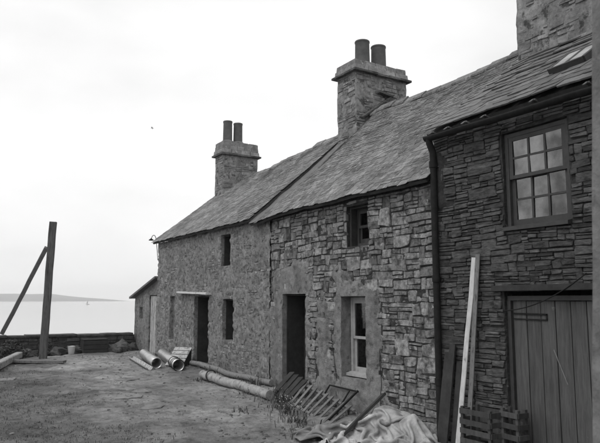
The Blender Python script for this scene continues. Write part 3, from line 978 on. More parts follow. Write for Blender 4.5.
# ------------------------------------------------------------------ near house with the store door
rnd = random.Random(37)
Y3A, Y3B = 1.1, 6.435
c3 = empty('stone_house', (2.4, 3.8, -.2), 'near house of thin dark flagstone with twelve pane window above a plank store door', 'house')
OP3 = [(4.28, 5.22, 2.60, 3.86, .16), (2.6, 5.28, -.4, 1.86, .14)]
def cov3(a, b):
    d = min(b - 1.95, 2.12 - b, 5.2 - a) * 2 - .06
    h = d + .12 * FB(a * 2.2, b * 2.2, 3) - .05
    q = min(a - 6.22, b - 3.0, 3.9 - b) * 2 + .1 * FB(a * 3, b * 3, 8)
    return -.008 + .012 * FB(a * 7, b * 7, 2) + .045 * sm(0, .15, max(h, q))
mb = MB()
wall_sheet(mb, FAC, Y3A, Y3B, -.6, 4.1, OP3, cov3, .03)
w3 = mb.build('wall', M['mortar'], c3)
rects = []
v = -.4
while v < 4.08:
    h = U(.16, .34)
    guillotine(Y3A + .02, v, Y3B, min(v + h, 4.08), U(.09, .22), .55, .032, .10, rects); v += h
rects = [r for r in rects if r[2] > 3.5]
def warp3(a, b): return .03 * N(a * 1.1, b * 2.3, 6), .028 * N(a * .9, b * 2.0, 16)
walling(FAC, rects, OP3, .005, (.006, .027), warp3, cov3, w3, M['slab'], M['slab_isl'], 300)
shell(c3, Y3A, Y3B, 4.1, 2.7, 6.05, zb=4.1, mat_=M['mortar'])

def off3(y, t):
    return -.06 * math.sin(math.pi * t) + .03 * N(y * .9, t * 1.5, 7) - .03 * t * sm(6.0, 6.6, y)
X0, Z0, XR, ZR3 = -.07, 4.14, 2.7, 6.17
mb = MB()
deck(mb, 1.0, 6.50, X0, Z0, XR, ZR3, off3)
deck(mb, 1.0, 6.50, 5.36, 4.17, XR, ZR3, off3)
r3 = mb.build('roof', M['deck'], c3)
LIGHT3 = (.62, 1.06, 4.38, 4.86)     # roof light: x range, y range
def in_light(p): return LIGHT3[0]-.12 < p.x < LIGHT3[1] and LIGHT3[2]-.04 < p.y < LIGHT3[3]+.04
slope(r3, 3.2, 6.54, X0 - .05, Z0 + .012, XR, ZR3 + .012, off3, .21, (.20, .34), .018, M['slate3'], M['slate3'], 300, 51, skip=in_light, eave_jit=.03, gmin=.8, jit=1.3)
slope(r3, 1.0, 3.19, X0 - .05, Z0 + .012, XR, ZR3 + .012, off3, .205, (.22, .40), .022, M['slate3'], M['slate3'], 0, 52, eave_jit=.02, gmin=.75)
ridge(r3, 1.0, 6.5, XR, ZR3 + .04, off3, M['slate3'])
# roof light of two panes, reflected sky put in as pale colour
run = Vector((XR-X0, 0, ZR3-Z0)); u3 = run.normalized(); n3 = Vector((-u3.z, 0, u3.x))
def on3(x, y, h): 
    t = (x - X0) / (XR - X0); q = Vector((X0, y, Z0)) + run * t + n3 * h; q.z += off3(y, t); return q
a, b, y_0, y_1 = LIGHT3
mb = MB()
for (pa, pb) in (((a, y_0), (b, y_0)), ((a, y_1), (b, y_1)), ((a, (y_0+y_1)/2), (b, (y_0+y_1)/2)), ((a, y_0), (a, y_1)), ((b, y_0), (b, y_1))):
    mb.beam(on3(*pa, .08), on3(*pb, .08), .05, .13, up=n3)
sk = mb.build('roof_light', M['frame_dark'], r3)
ym = (y_0+y_1)/2
for (p_, q_) in ((y_0+.027, ym-.027), (ym+.027, y_1-.027)):
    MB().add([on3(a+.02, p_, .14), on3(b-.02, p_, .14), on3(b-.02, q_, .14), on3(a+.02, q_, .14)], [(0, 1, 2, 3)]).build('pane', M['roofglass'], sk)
chimney(c3, 2.05, 3.5, 4.6, 6.5, 4.9, 8.9, 8.9, 9.2, [(2.7, 5.2, .17, .6)], 14, stonesize=(.22, .6))

# gutter, brackets, downpipe
mb = MB()
vs, fs = [], []
K = 10
ys = [6.42 - i * .18 for i in range(31)]
for y in ys:
    dz = .012 * N(y * 1.1, 2) + .012 * (y - 6.5)
    for side, r_ in ((0, .065), (1, .056)):
        for k in range(K + 1):
            a = math.pi + math.pi * k / K
            vs.append((-.16 + r_ * math.cos(a), y, 4.06 + dz + r_ * math.sin(a)))
W = 2 * (K + 1)
for i in range(len(ys) - 1):
    for k in range(K):
        a = i*W + k
        fs.append((a, a+W, a+W+1, a+1)); c = a + K + 1
        fs.append((c, c+1, c+W+1, c+W))
    fs.append((i*W, i*W+K+1, (i+1)*W+K+1, (i+1)*W)); fs.append((i*W+K, (i+1)*W+K, (i+1)*W+2*K+1, i*W+2*K+1))
fs.append(tuple(range(K+1)) + tuple(range(2*K+1, K, -1)))
mb.add(vs, fs, True)
gut = mb.build('gutter', M['iron'], c3)
for y in (6.30, 6.00, 5.68, 5.35, 4.6, 3.9):
    mb = MB(); mb.beam((-.0, y, 4.075), (-.15, y, 4.115), .05, .022, seg=1); mb.beam((-.15, y, 4.12), (-.22, y, 4.075), .03, .01)
    mb.build('gutter_bracket', M['wood_mid'], gut)
mb = MB()
mb.tube([(-.16, 6.36, 4.02), (-.155, 6.36, 3.97), (-.12, 6.36, 3.90), (-.092, 6.36, 3.84)] + [(-.09 + .004*N(i, 3), 6.36, 3.7 - i*.3) for i in range(14)], .048, 14)
dp = mb.build('downpipe', M['iron'], c3)
for z in (3.62, 2.0, .6):
    mb = MB(); mb.tube([(-.09, 6.36, z), (-.09, 6.36, z+.09)], .060, 14); mb.beam((-.09, 6.36, z+.045), (.03, 6.36, z+.045), .03, .05)
    mb.build('pipe_collar', M['iron'], dp)

win3 = sash_window(c3, 4.285, 5.215, 2.615, 3.85, .05, 3, 2, M['frame_dark'], bar=.026, stile=.055, meet=3.28, sillm=M['frame_dark'], gm=M['glass_bright'])

# store door: boards, strap, lintel
sd = plank_door(c3, 2.62, 5.22, -.3, 1.74, .085, 13, M['door3'], name='store_door', gap=.012)
mb = MB(); mb.box((.05, 2.62, 1.745), (.13, 5.27, 1.80)); mb.box((.05, 5.225, -.4), (.13, 5.275, 1.744)); mb.build('door_frame_or_shade_lining', M['frame_dark'], sd)
mb = MB(); mb.beam((-.02, 2.5, 1.90), (-.02, 5.42, 1.895), .10, .07, seg=6, jit=.004); mb.build('lintel', M['wood_dark'], c3)
mb = MB()
mb.beam((.075, 5.20, 1.585), (.075, 4.72, 1.58), .006, .02); mb.beam((.075, 5.20, 1.52), (.075, 4.72, 1.515), .006, .015); mb.beam((.075, 4.73, 1.585), (.075, 4.73, 1.515), .006, .02, up=(0, 1, 0))
mb.build('strap_hinge', M['iron'], sd)
mb = MB()
mb.beam((.081, 4.66, 1.18), (.081, 4.50, .80), .004, .012, up=(0, 1, 0), seg=6, jit=.001)
sc = mb.build('paint_scratch', M['wood_mid'], sd)
mb = MB()
mb.tube([(-.06 - .02*math.sin(t*3.1), 5.25 - 1.15*t, 1.62 + .02*t + .40*t*t) for t in [i/14 for i in range(15)]], .007, 6)
mb.build('slack_wire', M['iron'], c3)

# wall end at the right edge; unseen height and length added for shade
wing = MB()
def wc(z): return (-4.2 + .03*(z-1.25), 1.39 - .043*(z-1.25))
zl = lines([-.6, 6.4], [.1]); K = 9; vs, fs = [], []
for z in zl:
    cx_, cy_ = wc(z)
    for k in range(K):                      # end face, rounded arris, then the long face
        t = k / (K-1)
        vs.append((cx_ + .006*N(z*3, t*3, 1) + (.012 if k == K-1 else 0), 1.0 + (cy_-1.0)*t, z))
    vs.append((cx_ + .03, cy_ + .004, z)); vs.append((-.012, cy_, z)); vs.append((-.012, 1.0, z))
W = K + 3
for i in range(len(zl)-1):
    for k in range(W):
        a, b = i*W+k, i*W+(k+1) % W
        fs.append((a, a+W, b+W, b))
fs.append(tuple(range((len(zl)-1)*W, len(zl)*W))[::-1])
wing.add(vs, fs, False)
wv = wing.build('shading_wing_wall', M['render'])
tag(wv, 'plain cement rendered end of a wall, at the right edge, unseen rest added for shade', 'wall')

# ------------------------------------------------------------------ sea wall, post and brace
rnd = random.Random(51)
def swl(x): return 20.45 - .10 * (x + .0) * 0 + .02 * x * 0
sw = MB()
SWF = Frame((0, 20.35, 0), (1, 0, 0), (0, 0, 1), (0, -1, 0))
def covs(a, b): return .0 + .02 * FB(a * 2, b * 2, 2)
wall_sheet(sw, SWF, -22, -.02, -.3, .64, [], covs, .09)
sw.box((-22, 20.36, -.4), (-.02, 20.86, .63))
sea_wall = sw.build('sea_wall', M['rock'])
tag(sea_wall, 'low dark stone wall along the shore in front of the water', 'wall')
rects = []
guillotine(-9, -.05, -.04, .60, .2, .5, .09, .18, rects)
walling(SWF, rects, [], .012, (.02, .06), lambda a, b: (.03*N(a, b, 1), .02*N(a, b, 5)), lambda a, b: -1, sea_wall, M['rock'], M['rock'], 120)
x = -22
while x < -.1:
    L = min(U(.5, .95), -.06 - x)
    if L < .15: break
    mb = MB(); z = .66 + U(-.012, .012)
    mb.beam((x+.006, 20.59 + U(-.02, .02), z), (x+L-.006, 20.59 + U(-.02, .02), z + U(-.008, .008)), .60 + U(-.03, .03), .07, seg=2, jit=.006, bev=.08)
    mb.build('coping_stone', M['rock'], sea_wall)
    x += L

px_, py_ = -3.02, 18.85
pz = G(px_, py_)
tp = Vector((-2.97, 18.8, 3.97))
po = empty('timber_post', (px_, py_, pz), 'tall weathered timber post with a raking brace, standing before the shore wall', 'post')
mb = MB(); mb.beam((px_ - .04, py_, pz - .3), tp, .20, .20, up=(.3, 1, 0), seg=12, jit=.008, w1=.19, bev=.07)
mb.build('shaft', M['post'], po)
mb = MB(); mb.beam((-3.96, 20.30, .78), (-3.10, 18.86, 3.24), .12, .14, up=(0, -1, .3), seg=8, jit=.006, bev=.1)
mb.build('brace', M['wood_mid'], po)

# ------------------------------------------------------------------ small boat, gull
def bt_shrink(mb):
    mb.v = [(152.3+(p[0]-152.3)*.55, 681.8+(p[1]-681.8)*.55, -3+(p[2]+3)*.55) for p in mb.v]; return mb
bt = empty('sailing_boat', (152.3, 681.8, -3), 'tiny sailing boat far out on the water before the headland', 'boat')
mb = MB()
vs, fs = [], []
for i in range(9):
    t = i/8; w = 1.1 * math.sin(math.pi * (.12 + .80 * t)) ; L = -3.2 + 6.4*t
    for a in range(5):
        q = math.pi * a / 4
        vs.append((152.3 + L*.92 + w*math.cos(q)*.38, 681.8 - L*.38 + w*math.cos(q)*.92, -2.4 + .15*abs(t-.5)*2 - .8*math.sin(q)))
for i in range(8):
    for a in range(4):
        c = i*5+a; fs.append((c, c+1, c+6, c+5))
    fs.append((i*5, i*5+5, i*5+9, i*5+4))
mb.add(vs, fs); bt_shrink(mb).build('hull', M['frame_dark'], bt)
mb = MB(); mb.tube([(152.3, 681.8, -2.6), (152.3, 681.8, 5.5)], .09, 6); bt_shrink(mb).build('mast', M['wood_dark'], bt)
mb = MB()
mb.add([(152.2, 681.7, -1.6), (149.6, 682.8, -1.5), (152.25, 681.75, 4.9), (151.2, 682.35, -1.3), (152.2, 681.9, -1.6), (149.6, 683.0, -1.5), (152.25, 681.9, 4.9), (151.2, 682.6, -1.3)],
       [(0, 3, 2), (3, 1, 2), (4, 6, 7), (7, 6, 5), (0, 4, 7, 3), (3, 7, 5, 1), (1, 5, 6, 2), (2, 6, 4, 0)])
bt_shrink(mb).build('sail', M['sail'], bt)

gl = empty('gull', (40.2, 142.6, 42.9), 'single bird flying high in the pale sky', 'bird')
g0 = Vector((40.2, 142.6, 42.9)); e1 = Vector((.85, -.52, 0)); e2 = Vector((.52, .85, 0)); e3 = Vector((0, 0, 1))
def gp(a, b, c): return g0 + e1*a*1.5 + e2*b*1.5 + e3*c*1.5
mb = MB(); mb.tube([gp(-.28, 0, .02), gp(-.18, 0, .01), gp(0, 0, 0), gp(.14, 0, .01), gp(.2, 0, .03), gp(.26, 0, .035), gp(.32, 0, .02)], [.01, .05, .085, .07, .05, .045, .008], 10)
mb.build('body', M['gull'], gl)
for s in (-1, 1):
    mb = MB()
    pr = [(.0, .0, .0, .20), (.28, .06, .10, .19), (.5, .02, .08, .13), (.72, -.08, .0, .02)]
    vs, fs = [], []
    for (b, a, c, w) in pr:
        vs += [gp(a + w/2, s*b, c + .02), gp(a - w/2, s*b, c), gp(a + w/2, s*b, c + .0), gp(a - w/2, s*b, c - .015)]
    for i in range(3):
        k = i*4
        fs += [(k, k+1, k+5, k+4), (k+2, k+6, k+7, k+3), (k, k+4, k+6, k+2), (k+1, k+3, k+7, k+5)]
    mb.add(vs, fs); mb.build('wing', M['gull'], gl)

# ------------------------------------------------------------------ tubes, crate and poles on the ground
def hollow(mb, p0, p1, r, wall=.008, n=24):
    p0, p1 = Vector(p0), Vector(p1)
    d = (p1-p0).normalized(); a_ = d.cross(Vector((0, 0, 1))).normalized(); b_ = a_.cross(d)
    vs, fs = [], []
    prof = [(0, r), (1, r), (1, r-wall), (0, r-wall)]
    for (t, rr_) in prof:
        for k in range(n):
            q = 2*math.pi*k/n
            vs.append(p0.lerp(p1, t) + a_*math.cos(q)*rr_ + b_*math.sin(q)*rr_)
    for i in range(4):
        for k in range(n):
            j = (i+1) % 4
            fs.append((i*n+k, i*n+(k+1) % n, j*n+(k+1) % n, j*n+k))
    mb.add(vs, fs, True)
def ring(mb, c, d, R_, r, n=24, m=6):
    d = Vector(d).normalized(); a_ = d.cross(Vector((0, 0, 1))).normalized(); b_ = a_.cross(d); c = Vector(c)
    vs, fs = [], []
    for k in range(n):
        q = 2*math.pi*k/n; e = a_*math.cos(q) + b_*math.sin(q)
        for j in range(m):
            s = 2*math.pi*j/m
            vs.append(c + e*(R_ + r*math.cos(s)) + d*(r*1.6*math.sin(s)))
    for k in range(n):
        for j in range(m):
            fs.append((k*m+j, ((k+1) % n)*m+j, ((k+1) % n)*m+(j+1) % m, k*m+(j+1) % m))
    mb.add(vs, fs, True)

ra = .125
pA0, pA1 = Vector((-.80, 16.9, G(-.8, 16.9) + ra)), Vector((-1.17, 14.75, G(-1.17, 14.75) + ra))
tA = empty('metal_tube', (pA0 + pA1)/2 - Vector((0, 0, ra)), 'plain pale metal tube lying on the earth, farther left of two', 'tube', 'metal tubes by the far door')
mb = MB(); hollow(mb, pA0, pA1, ra); mb.build('pipe', M['tin'], tA)
mb = MB(); ring(mb, pA1.lerp(pA0, .01), pA1-pA0, ra, .008); mb.build('rim', M['tin'], tA)
rb = .13
pB0, pB1 = Vector((-.42, 16.5, G(-.42, 16.5) + rb)), Vector((-.84, 14.15, G(-.84, 14.15) + rb))
tB = empty('metal_tube', (pB0 + pB1)/2 - Vector((0, 0, rb)), 'pale metal tube with dark bands near its open end, beside the slatted crate', 'tube', 'metal tubes by the far door')
mb = MB(); hollow(mb, pB0, pB1, rb); mb.build('pipe', M['tin'], tB)
for t in (.0, .10, .16, .26):
    mb = MB(); ring(mb, pB1.lerp(pB0, t), pB1-pB0, rb+.003, .010); mb.build('band', M['iron'], tB)
# half-round gutter length under the first tube
mb = MB()
g0_, g1_ = Vector((-1.15, 16.9, G(-1.15, 16.9) + .075)), Vector((-1.42, 14.5, G(-1.42, 14.5) + .075))
d = (g1_-g0_).normalized(); a_ = d.cross(Vector((0, 0, 1))).normalized(); b_ = a_.cross(d)
vs, fs = [], []
for i in range(7):
    q = g0_.lerp(g1_, i/6)
    for r_ in (.075, .066):
        for k in range(9):
            s = math.pi + math.pi*k/8
            vs.append(q + a_*math.cos(s)*r_ + b_*math.sin(s)*r_)
for i in range(6):
    for k in range(8):
        c = i*18+k; fs.append((c, c+1, c+19, c+18)); c += 9; fs.append((c, c+18, c+19, c+1))
    fs.append((i*18, i*18+18, i*18+27, i*18+9)); fs.append((i*18+8, i*18+17, i*18+35, i*18+26))
mb.add(vs, fs, True)
tag(mb.build('gutter_length', M['wood_pale']), 'half round gutter length lying beside the plain metal tube', 'gutter')

def slat_crate(name, label, c, yaw, L, W, H, nslat, m, tilt=0.0, tilt_axis='y', slat_h=None, group=None):
    """open slatted crate standing on c; L along local x, W along local y"""
    root = empty(name, c, label, 'crate', group)
    rot = Matrix.Rotation(yaw, 4, 'Z') @ Matrix.Rotation(tilt, 4, tilt_axis.upper())
    T = Matrix.Translation(c) @ rot
    def put(mb, nm):
        mb.v = [tuple(T @ Vector(p)) for p in mb.v]; return mb.build(nm, m, root)
    for sx in (-1, 1):
        for sy in (-1, 1):
            mb = MB(); mb.box((sx*(L/2-.02)-.02, sy*(W/2-.02)-.02, 0), (sx*(L/2-.02)+.02, sy*(W/2-.02)+.02, H)); put(mb, 'corner_post')
    sh = slat_h or H/nslat*.68
    for i in range(nslat):
        z = H*(i+.5)/nslat - sh/2
        for s in (-1, 1):
            j = U(-.006, .006)
            mb = MB(); mb.box((-L/2-.004, s*(W/2+.008)-.007, z+j), (L/2+.004, s*(W/2+.008)+.007, z+j+sh)); put(mb, 'slat')
            mb = MB(); mb.box((s*(L/2+.008)-.007, -W/2, z-j), (s*(L/2+.008)+.007, W/2, z-j+sh)); put(mb, 'slat')
    for i in range(4):
        y = -W/2 + W*(i+.5)/4
        mb = MB(); mb.box((-L/2+.045, y-W*.09, .002), (L/2-.045, y+W*.09, .016)); put(mb, 'bottom_board')
    return root

# slatted crate tipped on its edge by the far door
cz = G(-.5, 14.85)
T_ = Matrix.Translation((-.50, 14.95, cz)) @ Matrix.Rotation(R(38), 4, 'Z')
tc_ = empty('slatted_crate', (-.5, 14.95, cz), 'small slatted crate tipped up on its edge outside the far dark doorway', 'crate')
# two end boards and a row of slats leaning back on them
for yy in (-.21, .21):
    mb = MB(); vs = [(-.30, yy-.012, .0), (.14, yy-.012, .0), (.17, yy-.012, .42), (-.30, yy+.012, .0), (.14, yy+.012, .0), (.17, yy+.012, .42)]
    mb.add([tuple(T_ @ Vector(p)) for p in vs], [(0, 1, 2), (3, 5, 4), (0, 3, 4, 1), (1, 4, 5, 2), (2, 5, 3, 0)]); mb.build('end_board', M['wood_dark'], tc_)
for i in range(5):
    t0 = (i + .08)/5; t1 = (i + .90)/5
    A = Vector((-.30, 0, .0)).lerp(Vector((.17, 0, .42)), (t0+t1)/2) + Vector((-.012, 0, .014))
    mb = MB(); mb.beam(T_ @ (A + Vector((0, -.24, 0))), T_ @ (A + Vector((0, .24, 0))), .63*(t1-t0), .016, up=T_.to_3x3() @ Vector((-.42, 0, .47)))
    mb.build('slat', M['wood_pale'], tc_)

# long bare log with a rope ring near its far end
lg0, lg1 = Vector((-.83, 12.75, 0)), Vector((-.76, 9.9, 0))
rl_ = .09
pts = []; rads = []
for i in range(15):
    t = i/14; q = lg0.lerp(lg1, t); q.x += .02*N(t*3, 4); q.z = .5*(G(q.x, q.y)) + .5*(G(lg0.x, lg0.y)*(1-t)+G(lg1.x, lg1.y)*t) + rl_ + .015
    pts.append(q); rads.append(rl_*(1-.06*t)*(1 + .05*N(t*8, 7)))
lg = empty('bare_log', (lg0+lg1)/2, 'long bare pale log lying along the cottage fronts with a ring near its end', 'log')
mb = MB(); mb.tube(pts, rads, 16); mb.build('trunk', M['log'], lg)
mb = MB(); ring(mb, pts[2] + Vector((0, 0, .03)), pts[3]-pts[1], rl_+.022, .013); mb.build('rope_ring', M['wood_dark'], lg)
mb = MB(); mb.tube([pts[0], pts[0] + (pts[0]-pts[1]).normalized()*.07], .055, 10); mb.build('spigot', M['wood_dark'], lg)
# thinner pole between the log and the wall
pts = []
for i in range(9):
    t = i/8; x = -.30 + .08*t; y = 14.7 - 3.9*t; pts.append((x + .012*N(t*4, 2), y, G(x, y) + .075))
mb = MB(); mb.tube(pts, .06, 10)
tag(mb.build('thin_pole', M['wood_mid']), 'thinner grey pole on the ground between the log and the wall', 'pole')

# timbers at the left edge
q0, q1 = Vector((-4.6, 15.6, G(-4.6, 15.6) + .11)), Vector((-3.62, 19.2, G(-3.62, 19.2) + .11))
mb = MB(); mb.beam(q0, q1, .17, .17, seg=8, jit=.006, bev=.12)
tag(mb.build('squared_timber', M['log']), 'pale squared timber on the ground at the left edge, pointing at the sea', 'timber')
q0, q1 = Vector((-4.2, 17.75, G(-4.2, 17.75) + .05)), Vector((-2.85, 16.9, G(-2.85, 16.9) + .05))
mb = MB(); mb.beam(q0, q1, .22, .06, seg=4, jit=.005)
tag(mb.build('flat_plank', M['wood_mid']), 'flat grey plank lying across the ground in front of the tall post', 'plank')

# pale bucket, dark box and rocks below the sea wall
bz = G(-2.1, 19.7)
bk = empty('bucket', (-2.1, 19.75, bz), 'small white bucket at the foot of the shore wall', 'bucket')
mb = MB(); mb.lathe(-2.1, 19.75, [(0.002, bz+.01), (.085, bz+.01), (.115, bz+.24), (.122, bz+.245), (.11, bz+.24), (.08, bz+.02), (.002, bz+.02)], 20); mb.build('pail', M['white'], bk)
mb = MB(); mb.tube([(-2.1 + .12*math.cos(a), 19.75 - .05*math.sin(a), bz+.23 + .03*math.sin(a)) for a in [math.pi*k/10 for k in range(11)]], .005, 5); mb.build('handle', M['iron'], bk)
fx = empty('fish_box', (-1.35, 20.05, G(-1.35, 20.05)), 'dark wooden box standing against the shore wall, right of the white bucket', 'box')
fz = G(-1.35, 20.05)
for i in range(3):
    mb = MB(); mb.box((-1.72, 19.80, fz + .005 + i*.135), (-1.02, 19.825, fz + .13 + i*.135)); mb.build('board', M['wood_dark'], fx)
    mb = MB(); mb.box((-1.72, 20.22, fz + .005 + i*.135), (-1.02, 20.245, fz + .13 + i*.135)); mb.build('board', M['wood_dark'], fx)
for xx in (-1.745, -1.018):
    mb = MB(); mb.box((xx, 19.80, fz), (xx+.022, 20.245, fz+.40)); mb.build('end_board', M['wood_dark'], fx)
mb = MB(); mb.box((-1.74, 19.795, fz+.415), (-1.0, 20.25, fz+.44)); mb.build('lid', M['wood_dark'], fx)

def rock(name, c, s, seed, m, parent=None):
    mb = MB(); vs, fs = [], []
    n1, n2 = 7, 10
    for i in range(n1+1):
        th = math.pi*i/n1
        for j in range(n2):
            ph = 2*math.pi*j/n2
            d = Vector((math.sin(th)*math.cos(ph), math.sin(th)*math.sin(ph), math.cos(th)))
            f = 1 + .45*mn.noise(d*1.4 + Vector((seed*3.1, seed, 0))) + .3*mn.noise(d*3.4 + Vector((seed, 0, seed)))
            vs.append((c[0]+d.x*f*s[0], c[1]+d.y*f*s[1], c[2]+d.z*f*s[2]))
    for i in range(n1):
        for j in range(n2):
            a = i*n2+j; b = i*n2+(j+1) % n2
            fs.append((a, a+n2, b+n2, b))
    mb.add(vs, fs, False)
    return mb.build(name, m, parent)
rk = [(-2.55, 20.0, .22), (-2.28, 20.1, .16), (-.85, 20.0, .20), (-.5, 20.05, .26), (-.72, 19.75, .12), (-1.9, 20.15, .2), (-.25, 19.8, .17), (-3.4, 19.9, .2)]
where = ['nearest the post', 'small, beside the one nearest the post', 'just right of the dark box', 'largest, towards the shed', 'little, in front of the others by the dark box',
         'between bucket and dark box', 'closest to the shed corner', 'left of the post']
for i, (x, y, s) in enumerate(rk):
    tag(rock('boulder', (x, y, G(x, y) + s*.4), (s*1.2, s, s*.85), i+2, M['rock']), 'dark boulder under the shore wall, ' + where[i], 'boulder', 'boulders under the shore wall')

# ------------------------------------------------------------------ slatted frame, board and iron frame by the middle door
rnd = random.Random(77)
tr0, tr1 = Vector((-.14, 9.74, .25)), Vector((-.30, 8.02, .06))
br0, br1 = Vector((-.62, 9.42, .015)), Vector((-.86, 7.78, -.10))
nrm = (tr1-tr0).cross(br0-tr0).normalized()
if nrm.x > 0: nrm = -nrm
pal = empty('wooden_pallet', (br0+br1)/2, 'broken slatted wooden pallet leaning on the wall below the sash window', 'pallet')
for (a, b) in ((tr0, tr1), (br0, br1)):
    mb = MB(); mb.beam(a - nrm*.03, b - nrm*.03, .05, .035, up=nrm, seg=4, jit=.003); mb.build('rail', M['wood_mid'], pal)
for i in range(9):
    t = (i+.3)/9
    a = br0.lerp(br1, t + U(-.006, .006)); b = tr0.lerp(tr1, t + U(-.006, .006))
    ex = (b-a).normalized()
    mb = MB(); mb.beam(a - ex*.06, b + ex*.05, .055, .016, up=nrm, bev=.1); mb.build('slat', M['wood_mid'], pal)
# dark boarded panel leaning at the door side of it
bp0 = Vector((-.52, 10.02, G(-.5, 10.0) + .01)); 
bd = empty('boarded_panel', bp0, 'dark boarded panel leaning in the middle doorway beside the slatted pallet', 'panel')
for i in range(4):
    y = 10.22 - .155*i
    mb = MB(); mb.beam((-.62 + .01*i, y-.12, G(-.6, y) + .02 - .01*i), (-.10, y+.0, .40 - .03*i), .145, .018, up=(-.7, 0, 1), bev=.08); mb.build('board', M['wood_dark'], bd)
# iron frame propped on the wall
fr_ = empty('iron_frame', (-.3, 8.6, -.05), 'thin black iron frame propped against the wall under the sash window', 'iron frame')
mb = MB(); mb.beam((-.08, 9.0, .30), (-.08, 8.2, .285), .022, .022); mb.build('top_bar', M['iron'], fr_)
mb = MB(); mb.beam((-.08, 9.0, .305), (-.30, 9.06, -.04), .022, .022); mb.build('leg', M['iron'], fr_)
mb = MB(); mb.beam((-.08, 8.21, .30), (-.75, 8.06, -.06), .026, .026); mb.build('leg', M['iron'], fr_)
mb = MB(); mb.beam((-.085, 8.42, .285), (-.40, 8.38, -.05), .018, .018); mb.build('stay', M['iron'], fr_)

# ------------------------------------------------------------------ canvas, sacks and plank heaped at the near corner
import numpy as np
def cloth_sim(n, size, centre, squeeze, mounds, seed, steps=70, iters=12, ang=0.0, wall=-.075, fold=.09, grav=.0011, bend=.35):
    """a rucked sheet settles on a rough heap, the ground and the wall, and keeps the folds it cannot spread; returns grid points"""
    a = np.linspace(-.5, .5, n)
    A, B = np.meshgrid(a * size[0], a * size[1], indexing='ij')
    ca, sa = math.cos(ang), math.sin(ang)
    P = np.zeros((n, n, 3))
    sqa, sqb = squeeze
    P[..., 0] = centre[0] + sqa * A * ca - sqb * B * sa
    P[..., 1] = centre[1] + sqa * A * sa + sqb * B * ca
    def floor_(X, Y):
        z = np.interp(Y, [0, 6.4, 11], [-.3, -.15, .03]) + .03
        for (mx, my, mh, ma, mb_) in mounds:
            z = z + mh * np.exp(-((X - mx) / ma) ** 2 - ((Y - my) / mb_) ** 2)
        return z
    nz_ = np.zeros((n, n))
    for i in range(n):
        for j in range(n):
            u_, v_ = A[i, j], B[i, j]
            wx = .35 * N(u_ * 1.6, v_ * 1.6, seed); wy = .35 * N(u_ * 1.6, v_ * 1.6, seed + 9)
            nz_[i, j] = fold * (1.5 * N(u_ * 3.2 + wx * 4, v_ * 2.0 + wy * 4, seed + 3) + .9 * N(u_ * 5.5 + wy * 5, v_ * 6.0, seed + 5)) + .012 * N(u_ * 22, v_ * 22, seed)
    P[..., 2] = floor_(P[..., 0], P[..., 1]) + fold * 1.1 + nz_
    V = np.zeros_like(P)
    dx, dy = size[0] / (n - 1), size[1] / (n - 1)
    dd = math.hypot(dx, dy)
    def solve(P, ax, L, st, k):
        Q = P if ax == 0 else P.transpose(1, 0, 2)
        for par in range(2):
            p, q = Q[par * st:-st], Q[par * st + st:]
            idx = np.arange(0, len(p)); idx = idx[(idx // st) % 2 == 0]
            d = q[idx] - p[idx]; l_ = np.sqrt((d * d).sum(-1, keepdims=True)) + 1e-9
            c = d * (.5 * k * (l_ - L) / l_)
            p[idx] += c; q[idx] -= c
    for s_ in range(steps):
        V *= .93; V[..., 2] -= grav
        old = P.copy(); P += V
        for _ in range(iters):
            solve(P, 0, dx, 1, 1); solve(P, 1, dy, 1, 1); solve(P, 0, 3*dx, 3, bend); solve(P, 1, 3*dy, 3, bend)
            for (p, q) in ((P[:-1, :-1], P[1:, 1:]), (P[1:, :-1], P[:-1, 1:])):
                d = q - p; l_ = np.sqrt((d * d).sum(-1, keepdims=True)) + 1e-9
                c = d * (.10 * (l_ - dd) / l_); p += c; q -= c
            g = floor_(P[..., 0], P[..., 1]); under = P[..., 2] < g
            P[..., 2] = np.where(under, g, P[..., 2]); P[..., :2] = np.where(under[..., None], old[..., :2], P[..., :2])
            P[..., 0] = np.minimum(P[..., 0], wall)
        V = P - old
        sp = np.sqrt((V * V).sum(-1, keepdims=True)); V *= np.minimum(1, .02 / (sp + 1e-9))
    return P
def cloth(name, P, m, label, cat='canvas', th=.008):
    n = P.shape[0]
    du = np.gradient(P, axis=0); dv = np.gradient(P, axis=1)
    nr = np.cross(du, dv); nr /= np.sqrt((nr * nr).sum(-1, keepdims=True)) + 1e-9
    vs = [tuple(q) for q in P.reshape(-1, 3)] + [tuple(q) for q in (P - nr * th).reshape(-1, 3)]
    B = n * n; fs = []
    for i in range(n - 1):
        for j in range(n - 1):
            c = i*n + j
            fs.append((c, c+n, c+n+1, c+1)); fs.append((B+c, B+c+1, B+c+n+1, B+c+n))
        fs.append((i*n, B+i*n, B+i*n+n, i*n+n)) ; fs.append((i*n+n-1, i*n+2*n-1, B+i*n+2*n-1, B+i*n+n-1))
    for j in range(n - 1):
        fs.append((j, j+1, B+j+1, B+j)); c = (n-1)*n + j; fs.append((c, B+c, B+c+1, c+1))
    mb = MB(); mb.add(vs, fs, True)
    return tag(mb.build(name, m), label, cat)
heap = [(-.55, 6.85, .34, .34, .30), (-.85, 7.05, .10, .25, .25), (-.70, 6.55, .10, .25, .2)]
cloth('canvas_heap', cloth_sim(90, (1.9, 1.6), (-.78, 6.88), (.62, .60), heap, 4, ang=.5), M['canvas'], 'large heap of crumpled pale canvas beside the black downpipe')
roll = [(-1.15, 7.28, .10, .3, .14)]
cloth('canvas_heap', cloth_sim(56, (1.2, .8), (-1.22, 7.30), (.75, .5), roll, 8, ang=-.35, fold=.06), M['sack'], 'narrow dirty canvas trailing from the heap towards the yard')
